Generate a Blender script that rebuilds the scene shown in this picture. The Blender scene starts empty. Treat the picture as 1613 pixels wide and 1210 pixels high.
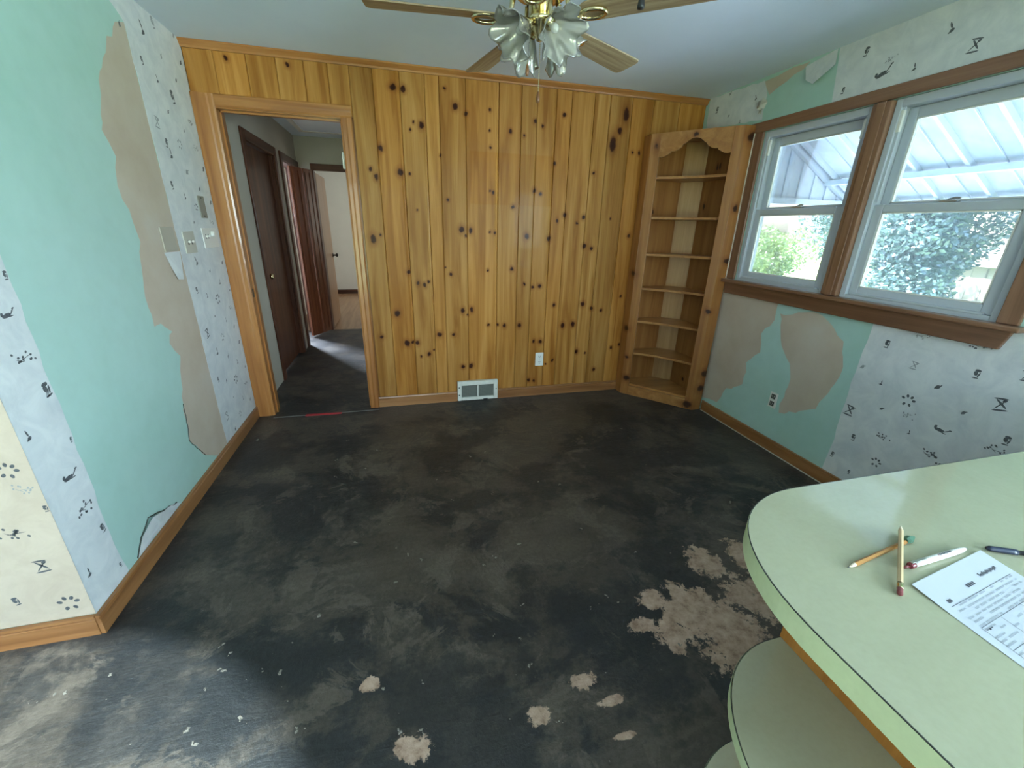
import bpy, math, random
from mathutils import Vector, Matrix
random.seed(7)
SC = bpy.context.scene
COL = SC.collection

# ------------------------------------------------------------------ camera
W = 3.64            # room width (x), back wall at y = 0, floor z = 0
H = 2.44            # ceiling height
cam_d = bpy.data.cameras.new('camera')
cam = bpy.data.objects.new('camera', cam_d); COL.objects.link(cam); SC.camera = cam
cam_d.sensor_width = 36.0
cam_d.lens = 654.27 / 1613.0 * 36.0
cam_d.clip_start = 0.02; cam_d.clip_end = 300
_R = Vector((0.96769318, -0.25095751, 0.02429488)); _U = Vector((0.06692304, 0.3485614, 0.93489371)); _F = Vector((0.24308686, 0.90306438, -0.35409533))
m = Matrix.Identity(4)
for i in range(3):
    m[i][0] = _R[i]; m[i][1] = _U[i]; m[i][2] = -_F[i]
m.translation = Vector((1.16533, -3.39965, 1.45452))
cam.matrix_world = m

# ------------------------------------------------------------------ world, sun, daylight, exposure
SC.view_settings.view_transform = 'Standard'
SC.view_settings.look = 'None'
SC.view_settings.gamma = 1.0
SC.view_settings.use_curve_mapping = False
SC.view_settings.exposure = 0.58
world = bpy.data.worlds.new('daylight'); SC.world = world
world.use_nodes = True
wn = world.node_tree; wn.nodes.clear()
w_out = wn.nodes.new('ShaderNodeOutputWorld'); w_bg = wn.nodes.new('ShaderNodeBackground')
w_sky = wn.nodes.new('ShaderNodeTexSky'); w_sky.sky_type = 'NISHITA'
w_sky.sun_disc = False; w_sky.sun_elevation = math.radians(52); w_sky.sun_rotation = math.radians(-60)
w_sky.air_density = 1.0; w_sky.dust_density = 2.5; w_sky.ozone_density = 1.0
w_bg.inputs['Strength'].default_value = 1.1
wn.links.new(w_sky.outputs[0], w_bg.inputs[0]); wn.links.new(w_bg.outputs[0], w_out.inputs[0])

def light(name, kind, loc, direction, energy, color, size=(1, 1), **kw):
    d = bpy.data.lights.new(name, kind); o = bpy.data.objects.new(name, d); COL.objects.link(o)
    d.energy = energy; d.color = color
    if kind == 'AREA':
        d.shape = 'RECTANGLE'; d.size, d.size_y = size
    for k, v in kw.items(): setattr(d, k, v)
    o.location = loc
    o.rotation_euler = Vector(direction).to_track_quat('-Z', 'Y').to_euler()
    return o
light('sun', 'SUN', (8, 3, 9), (0.45, -0.22, -0.86), 36.0, (1.0, 0.98, 0.95), angle=math.radians(1.0))
# fill lamps added behind camera and in end room; side-room lamp is window daylight
light('added_kitchen_fill', 'AREA', (W + 0.10, -5.25, 1.55), (-1, 0, -0.05), 150, (0.70, 0.91, 1.0), (2.3, 1.0))  # unseen source added to brighten the room from the right
light('added_rear_fill', 'AREA', (0.75, -6.60, 1.15), (0, 1, 0), 28, (0.90, 1.0, 0.90), (2.3, 2.0))  # unseen source added as weak frontal fill
light('daylight_side_room', 'AREA', (-1.75, 4.55, 1.75), (0.62, -0.75, -0.42), 420, (0.72, 0.84, 1.0), (0.7, 0.9))
light('added_end_room_fill', 'AREA', (2.75, 5.2, 1.6), (-1, -0.1, -0.1), 22, (1.0, 0.97, 0.86), (1.0, 1.1))  # lamp added to light the far room's left wall and door
p = light('window_portal', 'AREA', (W + 0.16, -1.45, 1.60), (-1, 0, 0), 1, (1, 1, 1), (1.6, 1.05))
p.data.cycles.is_portal = True
SC.cycles.max_bounces = 8; SC.cycles.diffuse_bounces = 5; SC.cycles.glossy_bounces = 3
SC.cycles.transmission_bounces = 6; SC.cycles.transparent_max_bounces = 10
SC.cycles.sample_clamp_indirect = 6.0

# ------------------------------------------------------------------ traced measurements (metres on each wall)
TAN_LEFT = [[-0.691,2.273],[-0.885,2.086],[-0.954,1.982],[-1.039,1.782],[-0.981,1.691],[-1.042,1.591],[-1.017,1.532],[-0.974,1.343],[-1.01,1.294],[-1.074,1.102],[-1.053,0.972],[-0.911,0.91],[-0.976,0.863],[-0.904,0.77],[-0.999,0.531],[-1.016,0.407],[-1.038,0.327],[-0.913,0.168]]
STRIPB_R = [[-1.747,1.328],[-1.74,1.242],[-1.746,0.978],[-1.742,0.78],[-1.739,0.555],[-1.744,0.37],[-1.739,0.176],[-1.726,0.099]]
FLAP_LOW = [[-1.657,0.091],[-1.597,0.158],[-1.524,0.199],[-1.418,0.16],[-1.297,0.115],[-1.266,0.073],[-1.39,0.075],[-1.522,0.091],[-1.593,0.068]]
PAPER_TEAR = [[-0.793,1.287],[-0.622,1.283],[-0.685,1.141],[-0.74,1.147],[-0.765,1.215]]
TAN_R1 = [[-0.583,1.015],[-1.106,1.036],[-1.117,0.894],[-1.042,0.777],[-1.06,0.66],[-0.97,0.535],[-0.985,0.377],[-0.802,0.254],[-0.769,0.139],[-0.579,0.107]]
TAN_R2 = [[-1.149,0.944],[-1.394,1.005],[-1.579,0.91],[-1.648,0.779],[-1.643,0.634],[-1.57,0.441],[-1.528,0.388],[-1.33,0.294],[-1.331,0.413],[-1.348,0.54],[-1.307,0.642],[-1.209,0.747]]
RPAPER1 = [[-0.032,2.44],[-0.578,2.419],[-0.622,2.327],[-0.612,2.248],[-0.632,2.183],[-0.044,2.23]]
RTAN = [[-0.578,2.419],[-0.923,2.431],[-0.876,2.403],[-0.714,2.35],[-0.641,2.323]]
RPAPER2_L = [[-1.104,2.434],[-1.11,2.357],[-1.143,2.174]]
RFLAP = [[-0.896,2.408],[-1.091,2.438],[-1.11,2.357],[-1.021,2.283],[-0.942,2.324]]
KNOTS = [[1.203,2.309,0.02,0.016],[1.266,2.304,0.016,0.0184],[1.546,2.331,0.008,0.0092],[1.379,2.098,0.016,0.0184],[1.325,2.114,0.007,0.0081],[1.301,2.068,0.007,0.0081],[1.616,2.232,0.018,0.0207],[1.69,2.194,0.012,0.0138],[1.093,1.941,0.015,0.0173],[1.015,1.809,0.011,0.0127],[1.047,1.761,0.013,0.0195],[1.216,1.796,0.019,0.0219],[1.281,1.789,0.008,0.0092],[1.504,1.922,0.007,0.008],[1.549,1.629,0.01,0.0115],[1.32,1.55,0.007,0.008],[1.867,2.232,0.008,0.0092],[1.864,2.102,0.007,0.008],[1.87,1.996,0.008,0.0092],[2.02,2.108,0.01,0.0115],[2.124,2.087,0.008,0.0092],[2.208,2.183,0.013,0.0149],[2.267,2.156,0.009,0.0103],[2.432,2.245,0.011,0.0127],[2.522,2.407,0.009,0.0104],[2.938,2.284,0.024,0.0456],[2.897,2.173,0.017,0.0221],[2.849,2.078,0.026,0.052],[2.707,1.867,0.011,0.0127],[3.028,2.034,0.01,0.0115],[3.085,2.03,0.01,0.0115],[2.375,1.917,0.01,0.0115],[1.868,1.704,0.007,0.008],[1.892,1.694,0.009,0.0104],[2.219,1.72,0.013,0.015],[2.271,1.7,0.01,0.0115],[2.051,1.599,0.013,0.0149],[2.483,1.552,0.013,0.0149],[2.423,1.509,0.009,0.0144],[2.596,1.493,0.01,0.0115],[2.652,1.539,0.014,0.0161],[1.648,1.426,0.018,0.0207],[1.717,1.419,0.012,0.0216],[1.678,1.38,0.008,0.0092],[1.869,1.411,0.008,0.0092],[1.909,1.409,0.009,0.0103],[2.171,1.385,0.018,0.0207],[2.359,1.37,0.014,0.021],[0.991,1.346,0.018,0.0306],[1.045,1.375,0.008,0.0092],[2.892,1.534,0.007,0.0081],[2.678,1.316,0.015,0.0173],[2.743,1.298,0.013,0.0149],[1.231,1.11,0.014,0.0161],[1.297,1.023,0.011,0.0165],[1.348,1.007,0.012,0.0168],[1.38,1.037,0.009,0.0104],[1.557,1.091,0.011,0.0127],[1.514,1.142,0.006,0.0069],[1.853,1.121,0.008,0.0092],[2.053,1.129,0.013,0.0149],[2.165,1.01,0.01,0.0115],[2.238,0.983,0.011,0.0127],[2.299,0.992,0.014,0.0161],[1.124,0.789,0.02,0.023],[1.645,0.798,0.014,0.021],[1.718,0.806,0.013,0.0195],[1.685,0.761,0.008,0.0092],[2.438,0.827,0.013,0.0149],[2.704,0.833,0.017,0.0195],[2.794,0.79,0.013,0.0149],[2.891,0.773,0.01,0.0115],[3.069,0.893,0.01,0.0115],[1.861,0.669,0.011,0.0127],[1.94,0.67,0.009,0.0104],[2.0,0.659,0.014,0.0161],[2.132,0.66,0.015,0.0172],[2.531,0.647,0.017,0.0195],[2.628,0.656,0.017,0.0195],[1.45,0.603,0.018,0.0207],[1.564,0.599,0.013,0.0149],[0.989,0.602,0.014,0.0161],[1.185,0.543,0.02,0.023],[1.227,0.551,0.01,0.0115],[1.265,0.544,0.016,0.0184],[1.356,0.442,0.013,0.0149],[1.292,0.424,0.008,0.0092],[1.399,0.474,0.007,0.008],[2.268,0.514,0.011,0.0165],[2.329,0.505,0.015,0.0172],[2.68,0.398,0.017,0.0195],[2.772,0.377,0.007,0.0081],[2.455,0.325,0.011,0.0127],[2.392,0.295,0.008,0.0092],[1.639,0.314,0.014,0.0161],[1.708,0.317,0.016,0.0184],[3.031,0.419,0.012,0.0138],[3.109,0.444,0.01,0.0115],[2.875,0.213,0.013,0.0149],[2.233,0.15,0.012,0.0138],[2.285,0.142,0.011,0.0126],[3.079,1.405,0.012,0.0138]]
MOT_RIGHT = [[-1.837,0.922,0.021,"h",1],[-1.974,1.001,0.016,"d",0],[-2.197,1.014,0.02,"d",1],[-1.757,0.769,0.016,"b",0],[-1.987,0.85,0.018,"s",0],[-2.225,0.888,0.021,"h",1],[-1.873,0.714,0.013,"t",1],[-2.111,0.781,0.017,"b",1],[-2.017,0.671,0.026,"p",1],[-2.34,0.787,0.026,"s",1],[-1.765,0.504,0.028,"s",1],[-1.918,0.582,0.012,"b",1],[-2.238,0.702,0.013,"b",1],[-2.04,0.601,0.019,"d",0],[-1.833,0.364,0.019,"h",1],[-1.968,0.436,0.021,"d",1],[-2.072,0.516,0.011,"t",1],[-2.19,0.587,0.023,"w",1],[-2.407,0.647,0.021,"h",1],[-1.754,0.208,0.017,"h",1],[-2.189,0.451,0.026,"d",1],[-1.982,0.286,0.022,"p",1],[-1.872,0.155,0.013,"h",1],[-0.14,2.342,0.021,"h",1],[-0.258,2.42,0.016,"b",0],[-0.525,2.333,0.016,"t",1],[-0.41,2.212,0.012,"t",1],[-0.28,2.274,0.013,"b",0],[-1.268,2.369,0.021,"h",1],[-1.417,2.294,0.016,"d",0],[-1.395,2.241,0.029,"w",1],[-1.54,2.222,0.016,"t",1],[-1.188,2.214,0.016,"h",1],[-1.651,2.337,0.021,"t",1],[-1.768,2.237,0.024,"s",1]]
MOT_LEFT_A = [[-0.663,2.277,0.01,"b",1],[-0.449,2.333,0.02,"t",1],[-0.31,2.408,0.018,"h",0],[-0.072,2.431,0.012,"b",0],[-0.529,2.18,0.012,"h",1],[-0.297,2.265,0.011,"b",0],[-0.052,2.307,0.013,"b",1],[-0.409,2.132,0.012,"t",1],[-0.171,2.189,0.01,"b",1],[-0.268,2.087,0.022,"h",1],[-0.367,1.994,0.009,"b",1],[-0.525,1.915,0.017,"s",0],[-0.097,1.999,0.013,"d",1],[-0.213,1.93,0.008,"b",0],[-0.473,1.83,0.015,"h",1],[-0.313,1.847,0.015,"p",0],[-0.453,1.779,0.017,"t",1],[-0.088,1.864,0.013,"d",0],[-0.301,1.706,0.015,"b",0],[-0.05,1.748,0.013,"b",1],[-0.526,1.621,0.014,"h",1],[-0.175,1.625,0.01,"b",1],[-0.404,1.57,0.012,"t",1],[-0.048,1.553,0.011,"b",1],[-0.361,1.432,0.007,"b",1],[-0.098,1.435,0.01,"d",1],[-0.282,1.519,0.012,"p",1],[-0.453,1.216,0.017,"t",1],[-0.069,1.178,0.011,"b",1],[-0.294,1.145,0.01,"b",0],[-0.179,1.063,0.012,"t",1],[-0.532,1.06,0.013,"h",1],[-0.413,1.009,0.011,"t",1],[-0.27,0.966,0.019,"p",1],[-0.041,0.99,0.007,"b",1],[-0.095,0.879,0.011,"d",1],[-0.371,0.873,0.007,"b",1],[-0.532,0.801,0.017,"s",1],[-0.215,0.816,0.011,"t",0],[-0.102,0.744,0.012,"b",0],[-0.328,0.725,0.015,"p",0],[-0.07,0.623,0.012,"b",1],[-0.458,0.661,0.016,"t",1],[-0.31,0.587,0.011,"b",0],[-0.178,0.506,0.012,"t",1],[-0.058,0.431,0.008,"b",1],[-0.534,0.501,0.012,"h",1],[-0.419,0.451,0.01,"b",1],[-0.27,0.406,0.018,"p",1],[-0.11,0.322,0.01,"d",1],[-0.37,0.312,0.006,"b",1],[-0.218,0.242,0.011,"t",0],[-0.095,0.182,0.011,"b",0],[-0.533,0.246,0.018,"s",0],[-0.325,0.167,0.013,"p",0],[-0.457,0.111,0.011,"b",1]]
MOT_LEFT_B = [[-1.754,1.279,0.011,"h",1],[-1.797,1.167,0.015,"w",1],[-1.803,1.029,0.018,"d",1],[-1.768,0.911,0.02,"h",1],[-1.899,0.802,0.014,"t",1],[-1.752,0.714,0.008,"h",1],[-1.811,0.6,0.019,"w",1],[-1.801,0.467,0.021,"d",1],[-1.772,0.893,0.01,"b",0],[-1.765,0.341,0.015,"h",1],[-1.893,0.243,0.014,"t",1],[-1.752,0.148,0.009,"h",1],[-1.534,0.14,0.008,"b",1]]
MOT_FRONT = [[-0.059,0.705,0.023,"p",1],[-0.041,0.633,0.016,"d",0],[-0.008,0.555,0.012,"h",1],[-0.111,0.473,0.024,"d",1],[-0.087,0.33,0.023,"s",1],[-0.198,0.199,0.017,"h",1],[-0.061,0.155,0.027,"p",1]]
BARE = [[2.307,-2.499,0.149,0.206],[2.236,-2.365,0.146,0.122],[2.464,-2.152,0.085,0.101],[2.688,-2.183,0.092,0.122],[2.089,-2.447,0.087,0.075],[2.108,-2.287,0.068,0.049],[1.991,-2.382,0.064,0.036],[2.276,-2.642,0.069,0.124],[1.502,-2.594,0.04,0.028],[1.68,-2.527,0.048,0.03],[1.751,-2.608,0.046,0.017],[1.107,-2.591,0.057,0.044],[0.975,-2.372,0.032,0.029],[1.74,-2.712,0.035,0.01],[2.531,-2.37,0.111,0.119]]
DEBRIS = [[1.537,-0.966],[1.645,-0.942],[0.863,-0.978],[0.686,-0.827],[0.708,-1.041],[1.362,-1.417],[0.864,-1.65],[1.06,-1.733],[1.114,-1.788],[1.175,-1.843],[1.445,-1.933],[1.511,-1.9],[1.606,-1.403],[0.11,-0.437],[0.935,-0.765],[0.719,-0.576],[1.297,-1.199],[0.764,-2.044],[0.616,-2.237],[0.449,-2.093],[0.482,-2.147],[0.485,-2.202],[1.02,-2.392],[1.061,-1.946],[0.592,-2.386],[0.764,-2.45],[0.44,-2.383],[0.488,-2.427],[1.067,-2.529],[1.134,-2.546],[1.145,-2.396],[0.674,-2.251],[1.646,-1.841],[1.509,-1.903],[1.957,-2.263],[1.828,-2.268],[1.565,-2.181],[1.515,-2.433],[1.556,-2.625],[2.544,-2.363],[1.924,-2.231],[1.515,-2.328],[1.416,-2.292],[2.096,-2.491],[2.177,-2.02],[2.748,-0.803],[2.95,-0.91],[2.008,-1.415],[1.987,-1.809],[1.645,-1.841],[2.915,-1.795],[2.655,-1.325],[1.9,-1.353],[2.338,-2.065],[-0.01,-2.164],[0.02,-2.161],[0.448,-2.255],[0.482,-2.203],[0.124,-2.132],[0.44,-2.383]]

# ------------------------------------------------------------------ node helpers
def srgb(r, g, b):
    f = lambda c: (c / 255 / 12.92) if c / 255 <= 0.04045 else ((c / 255 + 0.055) / 1.055) ** 2.4
    return (f(r), f(g), f(b), 1.0)
class NT:
    def __init__(s, name):
        s.mat = bpy.data.materials.new(name); s.mat.use_nodes = True
        s.t = s.mat.node_tree; s.t.nodes.clear()
        s.out = s.n('ShaderNodeOutputMaterial')
    def n(s, typ, ins=None, **kw):
        nd = s.t.nodes.new(typ)
        for k, v in kw.items(): setattr(nd, k, v)
        for k, v in (ins or {}).items():
            sock = nd.inputs[k]
            if isinstance(v, bpy.types.NodeSocket): s.t.links.new(v, sock)
            else: sock.default_value = v
        return nd
    def coord(s, which='Object'): return s.n('ShaderNodeTexCoord').outputs[which]
    def mapping(s, vec, scale=(1, 1, 1), loc=(0, 0, 0), rot=(0, 0, 0)):
        return s.n('ShaderNodeMapping', {'Vector': vec, 'Scale': scale, 'Location': loc, 'Rotation': rot}).outputs[0]
    def noise(s, vec, scale, detail=4, rough=0.55, dist=0.0):
        return s.n('ShaderNodeTexNoise', {'Vector': vec, 'Scale': scale, 'Detail': detail, 'Roughness': rough, 'Distortion': dist}).outputs[0]
    def ramp(s, fac, stops, interp='LINEAR'):
        nd = s.n('ShaderNodeValToRGB', {'Fac': fac}); cr = nd.color_ramp; cr.interpolation = interp
        while len(cr.elements) < len(stops): cr.elements.new(0.5)
        for e, (p, c) in zip(cr.elements, stops):
            e.position = p; e.color = c if isinstance(c, (tuple, list)) else (c, c, c, 1)
        return nd.outputs[0]
    def math(s, op, a, b=0.0, clamp=False):
        return s.n('ShaderNodeMath', {0: a, 1: b}, operation=op, use_clamp=clamp).outputs[0]
    def mix(s, fac, a, b, blend='MIX'):
        nd = s.n('ShaderNodeMix', data_type='RGBA', blend_type=blend)
        for k, v in ((0, fac), (6, a), (7, b)):
            if isinstance(v, bpy.types.NodeSocket): s.t.links.new(v, nd.inputs[k])
            else: nd.inputs[k].default_value = v
        return nd.outputs[2]
    def bump(s, h, strength=0.2, dist=0.01):
        return s.n('ShaderNodeBump', {'Height': h, 'Strength': strength, 'Distance': dist}).outputs[0]
    def princ(s, **ins):
        nd = s.n('ShaderNodeBsdfPrincipled', {k.replace('_', ' '): v for k, v in ins.items()})
        s.t.links.new(nd.outputs[0], s.out.inputs[0]); return nd
    def ellipses(s, vec, items):
        """smallest normalised distance to a list of (centre, radii)"""
        best = None
        for c, r in items:
            d = s.n('ShaderNodeVectorMath', {0: vec, 1: c}, operation='SUBTRACT').outputs[0]
            d = s.n('ShaderNodeVectorMath', {0: d, 1: tuple((1 / q if q else 0) for q in r)}, operation='MULTIPLY').outputs[0]
            d = s.n('ShaderNodeVectorMath', {0: d}, operation='LENGTH').outputs[1]
            best = d if best is None else s.math('MINIMUM', best, d)
        return best

def plain(name, col, rough=0.5, metal=0.0, noise=0.0, nscale=30, spec=0.5, bump=0.0, coat=0.0):
    t = NT(name); base = col
    if noise or bump:
        f = t.noise(t.coord(), nscale, 5)
        if noise:
            base = t.ramp(f, [(0.25, tuple(c * (1 - noise) for c in col[:3]) + (1,)), (0.75, tuple(min(1, c * (1 + noise * 0.6)) for c in col[:3]) + (1,))])
    p = t.princ(Base_Color=base, Roughness=rough, Metallic=metal)
    p.inputs['Specular IOR Level'].default_value = spec
    p.inputs['Coat Weight'].default_value = coat; p.inputs['Coat Roughness'].default_value = 0.12
    if bump: t.t.links.new(t.bump(f, bump, 0.004), p.inputs['Normal'])
    return t.mat

def wood(name, dark, mid, lite, axis='z', rough=0.32, coat=0.25, knots=None, seed=0.0, grain=1.0, ghost=None, contrast=1.0, spec=0.4):
    """grain runs along axis; knots = list of ((x,y,z),(rx,ry,rz)) in object space, radius 0 = ignore that axis"""
    t = NT(name); co = t.coord()
    k = {'x': 0, 'y': 1, 'z': 2}[axis]
    sc = [16.0 * grain] * 3; sc[k] = 0.9 * grain
    sf = [130.0 * grain] * 3; sf[k] = 4.0 * grain
    g = t.noise(t.mapping(co, tuple(sc), (seed * 3.7, seed * 1.3, seed * 2.1)), 1.0, 4, 0.55, 0.7)
    g2 = t.noise(t.mapping(co, tuple(sf), (seed, seed, seed)), 1.0, 3, 0.6)
    base = t.ramp(g, [(0.5 - 0.2 / contrast, dark), (0.5, mid), (0.5 + 0.2 / contrast, lite)])
    base = t.mix(0.35, base, t.ramp(g2, [(0.3, (0.72, 0.66, 0.6, 1)), (0.62, (1, 1, 1, 1))]), 'MULTIPLY')
    if ghost:
        (gx0, gx1, gz0, gz1), gc = ghost
        sep = t.n('ShaderNodeSeparateXYZ', {0: co})
        inside = None
        for v, lo, hi in ((sep.outputs[0], gx0, gx1), (sep.outputs[2], gz0, gz1)):
            a = t.n('ShaderNodeMapRange', {0: v, 1: lo - 0.006, 2: lo + 0.006}).outputs[0]
            b = t.n('ShaderNodeMapRange', {0: v, 1: hi + 0.006, 2: hi - 0.006}).outputs[0]
            q = t.math('MULTIPLY', a, b); inside = q if inside is None else t.math('MULTIPLY', inside, q)
        base = t.mix(t.math('MULTIPLY', inside, 0.55), base, gc, 'MULTIPLY')
    if knots:
        wob = t.n('ShaderNodeTexNoise', {'Vector': co, 'Scale': 28.0, 'Detail': 2.0}).outputs[1]
        wob = t.n('ShaderNodeVectorMath', {0: wob, 1: (0.5, 0.5, 0.5)}, operation='SUBTRACT').outputs[0]
        wob = t.n('ShaderNodeVectorMath', {0: wob, 1: (0.016, 0.016, 0.03)}, operation='MULTIPLY').outputs[0]
        cw = t.n('ShaderNodeVectorMath', {0: co, 1: wob}, operation='ADD').outputs[0]
        d = t.math('DIVIDE', t.ellipses(cw, knots), 4.0)
        kc = t.ramp(d, [(0.0, (0.022, 0.006, 0.003, 1)), (0.20, (0.045, 0.011, 0.004, 1)), (0.30, (0.15, 0.045, 0.010, 1)), (0.55, (dark[0] * 0.8, dark[1] * 0.62, dark[2] * 0.5, 1))])
        kf = t.ramp(d, [(0.0, 1.0), (0.21, 1.0), (0.32, 0.5), (0.7, 0.0)])
        base = t.mix(kf, base, kc)
    p = t.princ(Base_Color=base, Roughness=rough)
    p.inputs['Specular IOR Level'].default_value = spec
    p.inputs['Coat Weight'].default_value = coat; p.inputs['Coat Roughness'].default_value = 0.05
    t.t.links.new(t.bump(g2, 0.05, 0.003), p.inputs['Normal'])
    return t.mat

# ------------------------------------------------------------------ mesh builder
class MB:
    def __init__(s): s.v = []; s.f = []
    def add(s, vs, fs):
        o = len(s.v); s.v += [tuple(v) for v in vs]; s.f += [tuple(i + o for i in f) for f in fs]; return s
    def box(s, x0, y0, z0, x1, y1, z1):
        x0, x1 = sorted((x0, x1)); y0, y1 = sorted((y0, y1)); z0, z1 = sorted((z0, z1))
        return s.add([(x0, y0, z0), (x1, y0, z0), (x1, y1, z0), (x0, y1, z0), (x0, y0, z1), (x1, y0, z1), (x1, y1, z1), (x0, y1, z1)],
                     [(0, 3, 2, 1), (4, 5, 6, 7), (0, 1, 5, 4), (1, 2, 6, 5), (2, 3, 7, 6), (3, 0, 4, 7)])
    def prism(s, poly, fn, a, b):
        """poly of 2D points; fn(u,v,w) -> xyz; extruded from w=a to w=b"""
        n = len(poly); vs = [fn(u, v, a) for u, v in poly] + [fn(u, v, b) for u, v in poly]
        fs = [tuple(range(n - 1, -1, -1)), tuple(range(n, 2 * n))] + [(i, (i + 1) % n, n + (i + 1) % n, n + i) for i in range(n)]
        return s.add(vs, fs)
    def lathe(s, prof, c=(0, 0, 0), n=24, axis=None):
        """prof = [(r, h)...] around +z (or a direction) at c"""
        q = Vector((0, 0, 1)).rotation_difference(Vector(axis)) if axis else None
        vs = []; fs = []
        for r, h in prof:
            for i in range(n):
                a = 2 * math.pi * i / n; p = Vector((r * math.cos(a), r * math.sin(a), h))
                if q: p = q @ p
                vs.append(tuple(p + Vector(c)))
        for j in range(len(prof) - 1):
            for i in range(n):
                k = (i + 1) % n; fs.append((j * n + i, j * n + k, (j + 1) * n + k, (j + 1) * n + i))
        fs.append(tuple(range(n - 1, -1, -1))); m_ = (len(prof) - 1) * n; fs.append(tuple(range(m_, m_ + n)))
        return s.add(vs, fs)
    def tube(s, pts, r, n=8, closed=False):
        pts = [Vector(p) for p in pts]; N = len(pts); vs = []; fs = []
        up = Vector((0, 0, 1))
        for i, p in enumerate(pts):
            a = pts[(i - 1) % N] if closed or i > 0 else p; b = pts[(i + 1) % N] if closed or i < N - 1 else p
            d = (b - a).normalized(); u = d.cross(up)
            if u.length < 1e-3: u = d.cross(Vector((1, 0, 0)))
            u.normalize(); w = u.cross(d)
            rr = r[i] if isinstance(r, (list, tuple)) else r
            for k in range(n):
                an = 2 * math.pi * k / n; vs.append(tuple(p + u * rr * math.cos(an) + w * rr * math.sin(an)))
        for i in range(N if closed else N - 1):
            j = (i + 1) % N
            for k in range(n):
                l = (k + 1) % n; fs.append((i * n + k, i * n + l, j * n + l, j * n + k))
        if not closed: fs += [tuple(range(n - 1, -1, -1)), tuple(range((N - 1) * n, N * n))]
        return s.add(vs, fs)
    def xf(s, M): s.v = [tuple(M @ Vector(v)) for v in s.v]; return s
    def build(s, name, mat, parent=None, smooth=False, bevel=0.0, seg=2, origin=None):
        org = Vector(origin) if origin is not None else (world_loc(parent) if parent else Vector((0, 0, 0)))
        me = bpy.data.meshes.new(name); me.from_pydata([tuple(Vector(v) - org) for v in s.v], [], s.f); me.update()
        o = bpy.data.objects.new(name, me); COL.objects.link(o)
        if parent:
            o.parent = parent; o.location = org - world_loc(parent)
        else: o.location = org
        me.materials.append(mat)
        if smooth: me.shade_smooth()
        if bevel:
            b = o.modifiers.new('bevel', 'BEVEL'); b.width = bevel; b.segments = seg; b.limit_method = 'ANGLE'; b.angle_limit = math.radians(40)
            b.harden_normals = False
        return o
def world_loc(o):
    v = Vector((0, 0, 0))
    while o: v += o.location; o = o.parent
    return v
def tag(o, label, cat, group=None, kind=None):
    if label: o['label'] = label
    if cat: o['category'] = cat
    if group: o['group'] = group
    if kind: o['kind'] = kind
    return o
def thing(name, loc, label, cat, group=None, kind=None):
    o = bpy.data.objects.new(name, None); COL.objects.link(o); o.location = loc; o.empty_display_size = 0.1
    return tag(o, label, cat, group, kind)
def fix_normals(o):
    import bmesh
    bm = bmesh.new(); bm.from_mesh(o.data); bmesh.ops.recalc_face_normals(bm, faces=bm.faces); bm.to_mesh(o.data); bm.free(); return o
def rough_poly(poly, step=0.03, amp=0.008, closed=True, seed=1):
    rnd = random.Random(seed); out = []
    n = len(poly)
    for i in range(n if closed else n - 1):
        a = Vector(poly[i]); b = Vector(poly[(i + 1) % n]); L = (b - a).length; k = max(1, int(L / step))
        for j in range(k):
            p = a.lerp(b, j / k)
            out.append((p.x + rnd.uniform(-amp, amp), p.y + rnd.uniform(-amp, amp)))
    if not closed: out.append(tuple(poly[-1]))
    return out

# ------------------------------------------------------------------ materials
PINE_D, PINE_M, PINE_L = (0.29, 0.116, 0.022, 1), (0.40, 0.180, 0.042, 1), (0.48, 0.238, 0.068, 1)
TRIM_D, TRIM_M, TRIM_L = (0.22, 0.090, 0.030, 1), (0.31, 0.135, 0.048, 1), (0.38, 0.18, 0.07, 1)
win_z = wood('window_casing_vertical', (0.17, 0.080, 0.045, 1), (0.245, 0.122, 0.070, 1), (0.31, 0.165, 0.10, 1), 'z', 0.3, 0.3, seed=1)
win_y = wood('window_casing_along_y', (0.17, 0.080, 0.045, 1), (0.245, 0.122, 0.070, 1), (0.31, 0.165, 0.10, 1), 'y', 0.3, 0.3, seed=8)
DK_D, DK_M, DK_L = (0.045, 0.014, 0.007, 1), (0.085, 0.028, 0.012, 1), (0.13, 0.045, 0.02, 1)
trim_z = wood('orange_trim_vertical', TRIM_D, TRIM_M, TRIM_L, 'z', 0.3, 0.3, seed=1)
trim_x = wood('orange_trim_along_x', TRIM_D, TRIM_M, TRIM_L, 'x', 0.3, 0.3, seed=2)
trim_y = wood('orange_trim_along_y', TRIM_D, TRIM_M, TRIM_L, 'y', 0.3, 0.3, seed=3)
case_z = wood('casing_pine_vertical', (0.27, 0.098, 0.024, 1), (0.38, 0.152, 0.04, 1), (0.45, 0.20, 0.06, 1), 'z', 0.28, 0.3, seed=4)
case_x = wood('casing_pine_along_x', (0.27, 0.098, 0.024, 1), (0.38, 0.152, 0.04, 1), (0.45, 0.20, 0.06, 1), 'x', 0.28, 0.3, seed=5)
dark_z = wood('dark_stained_vertical', DK_D, DK_M, DK_L, 'z', 0.45, 0.05, seed=6, spec=0.25)
dark_x = wood('dark_stained_along_x', DK_D, DK_M, DK_L, 'x', 0.45, 0.05, seed=6)
dark_y = wood('dark_stained_along_y', DK_D, DK_M, DK_L, 'y', 0.45, 0.05, seed=6)
ceil_m = plain('ceiling_paint', (0.74, 0.84, 0.95, 1), 0.85, noise=0.04, nscale=2.5, bump=0.05)
hall_paint = plain('dimmed_hall_paint', (0.46, 0.43, 0.36, 1), 0.85, noise=0.06, nscale=3)  # hall dimness put into a darker, warmer copy of the white paint
white_wall = plain('white_wall_paint', (0.70, 0.70, 0.66, 1), 0.8, noise=0.05, nscale=3)
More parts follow.
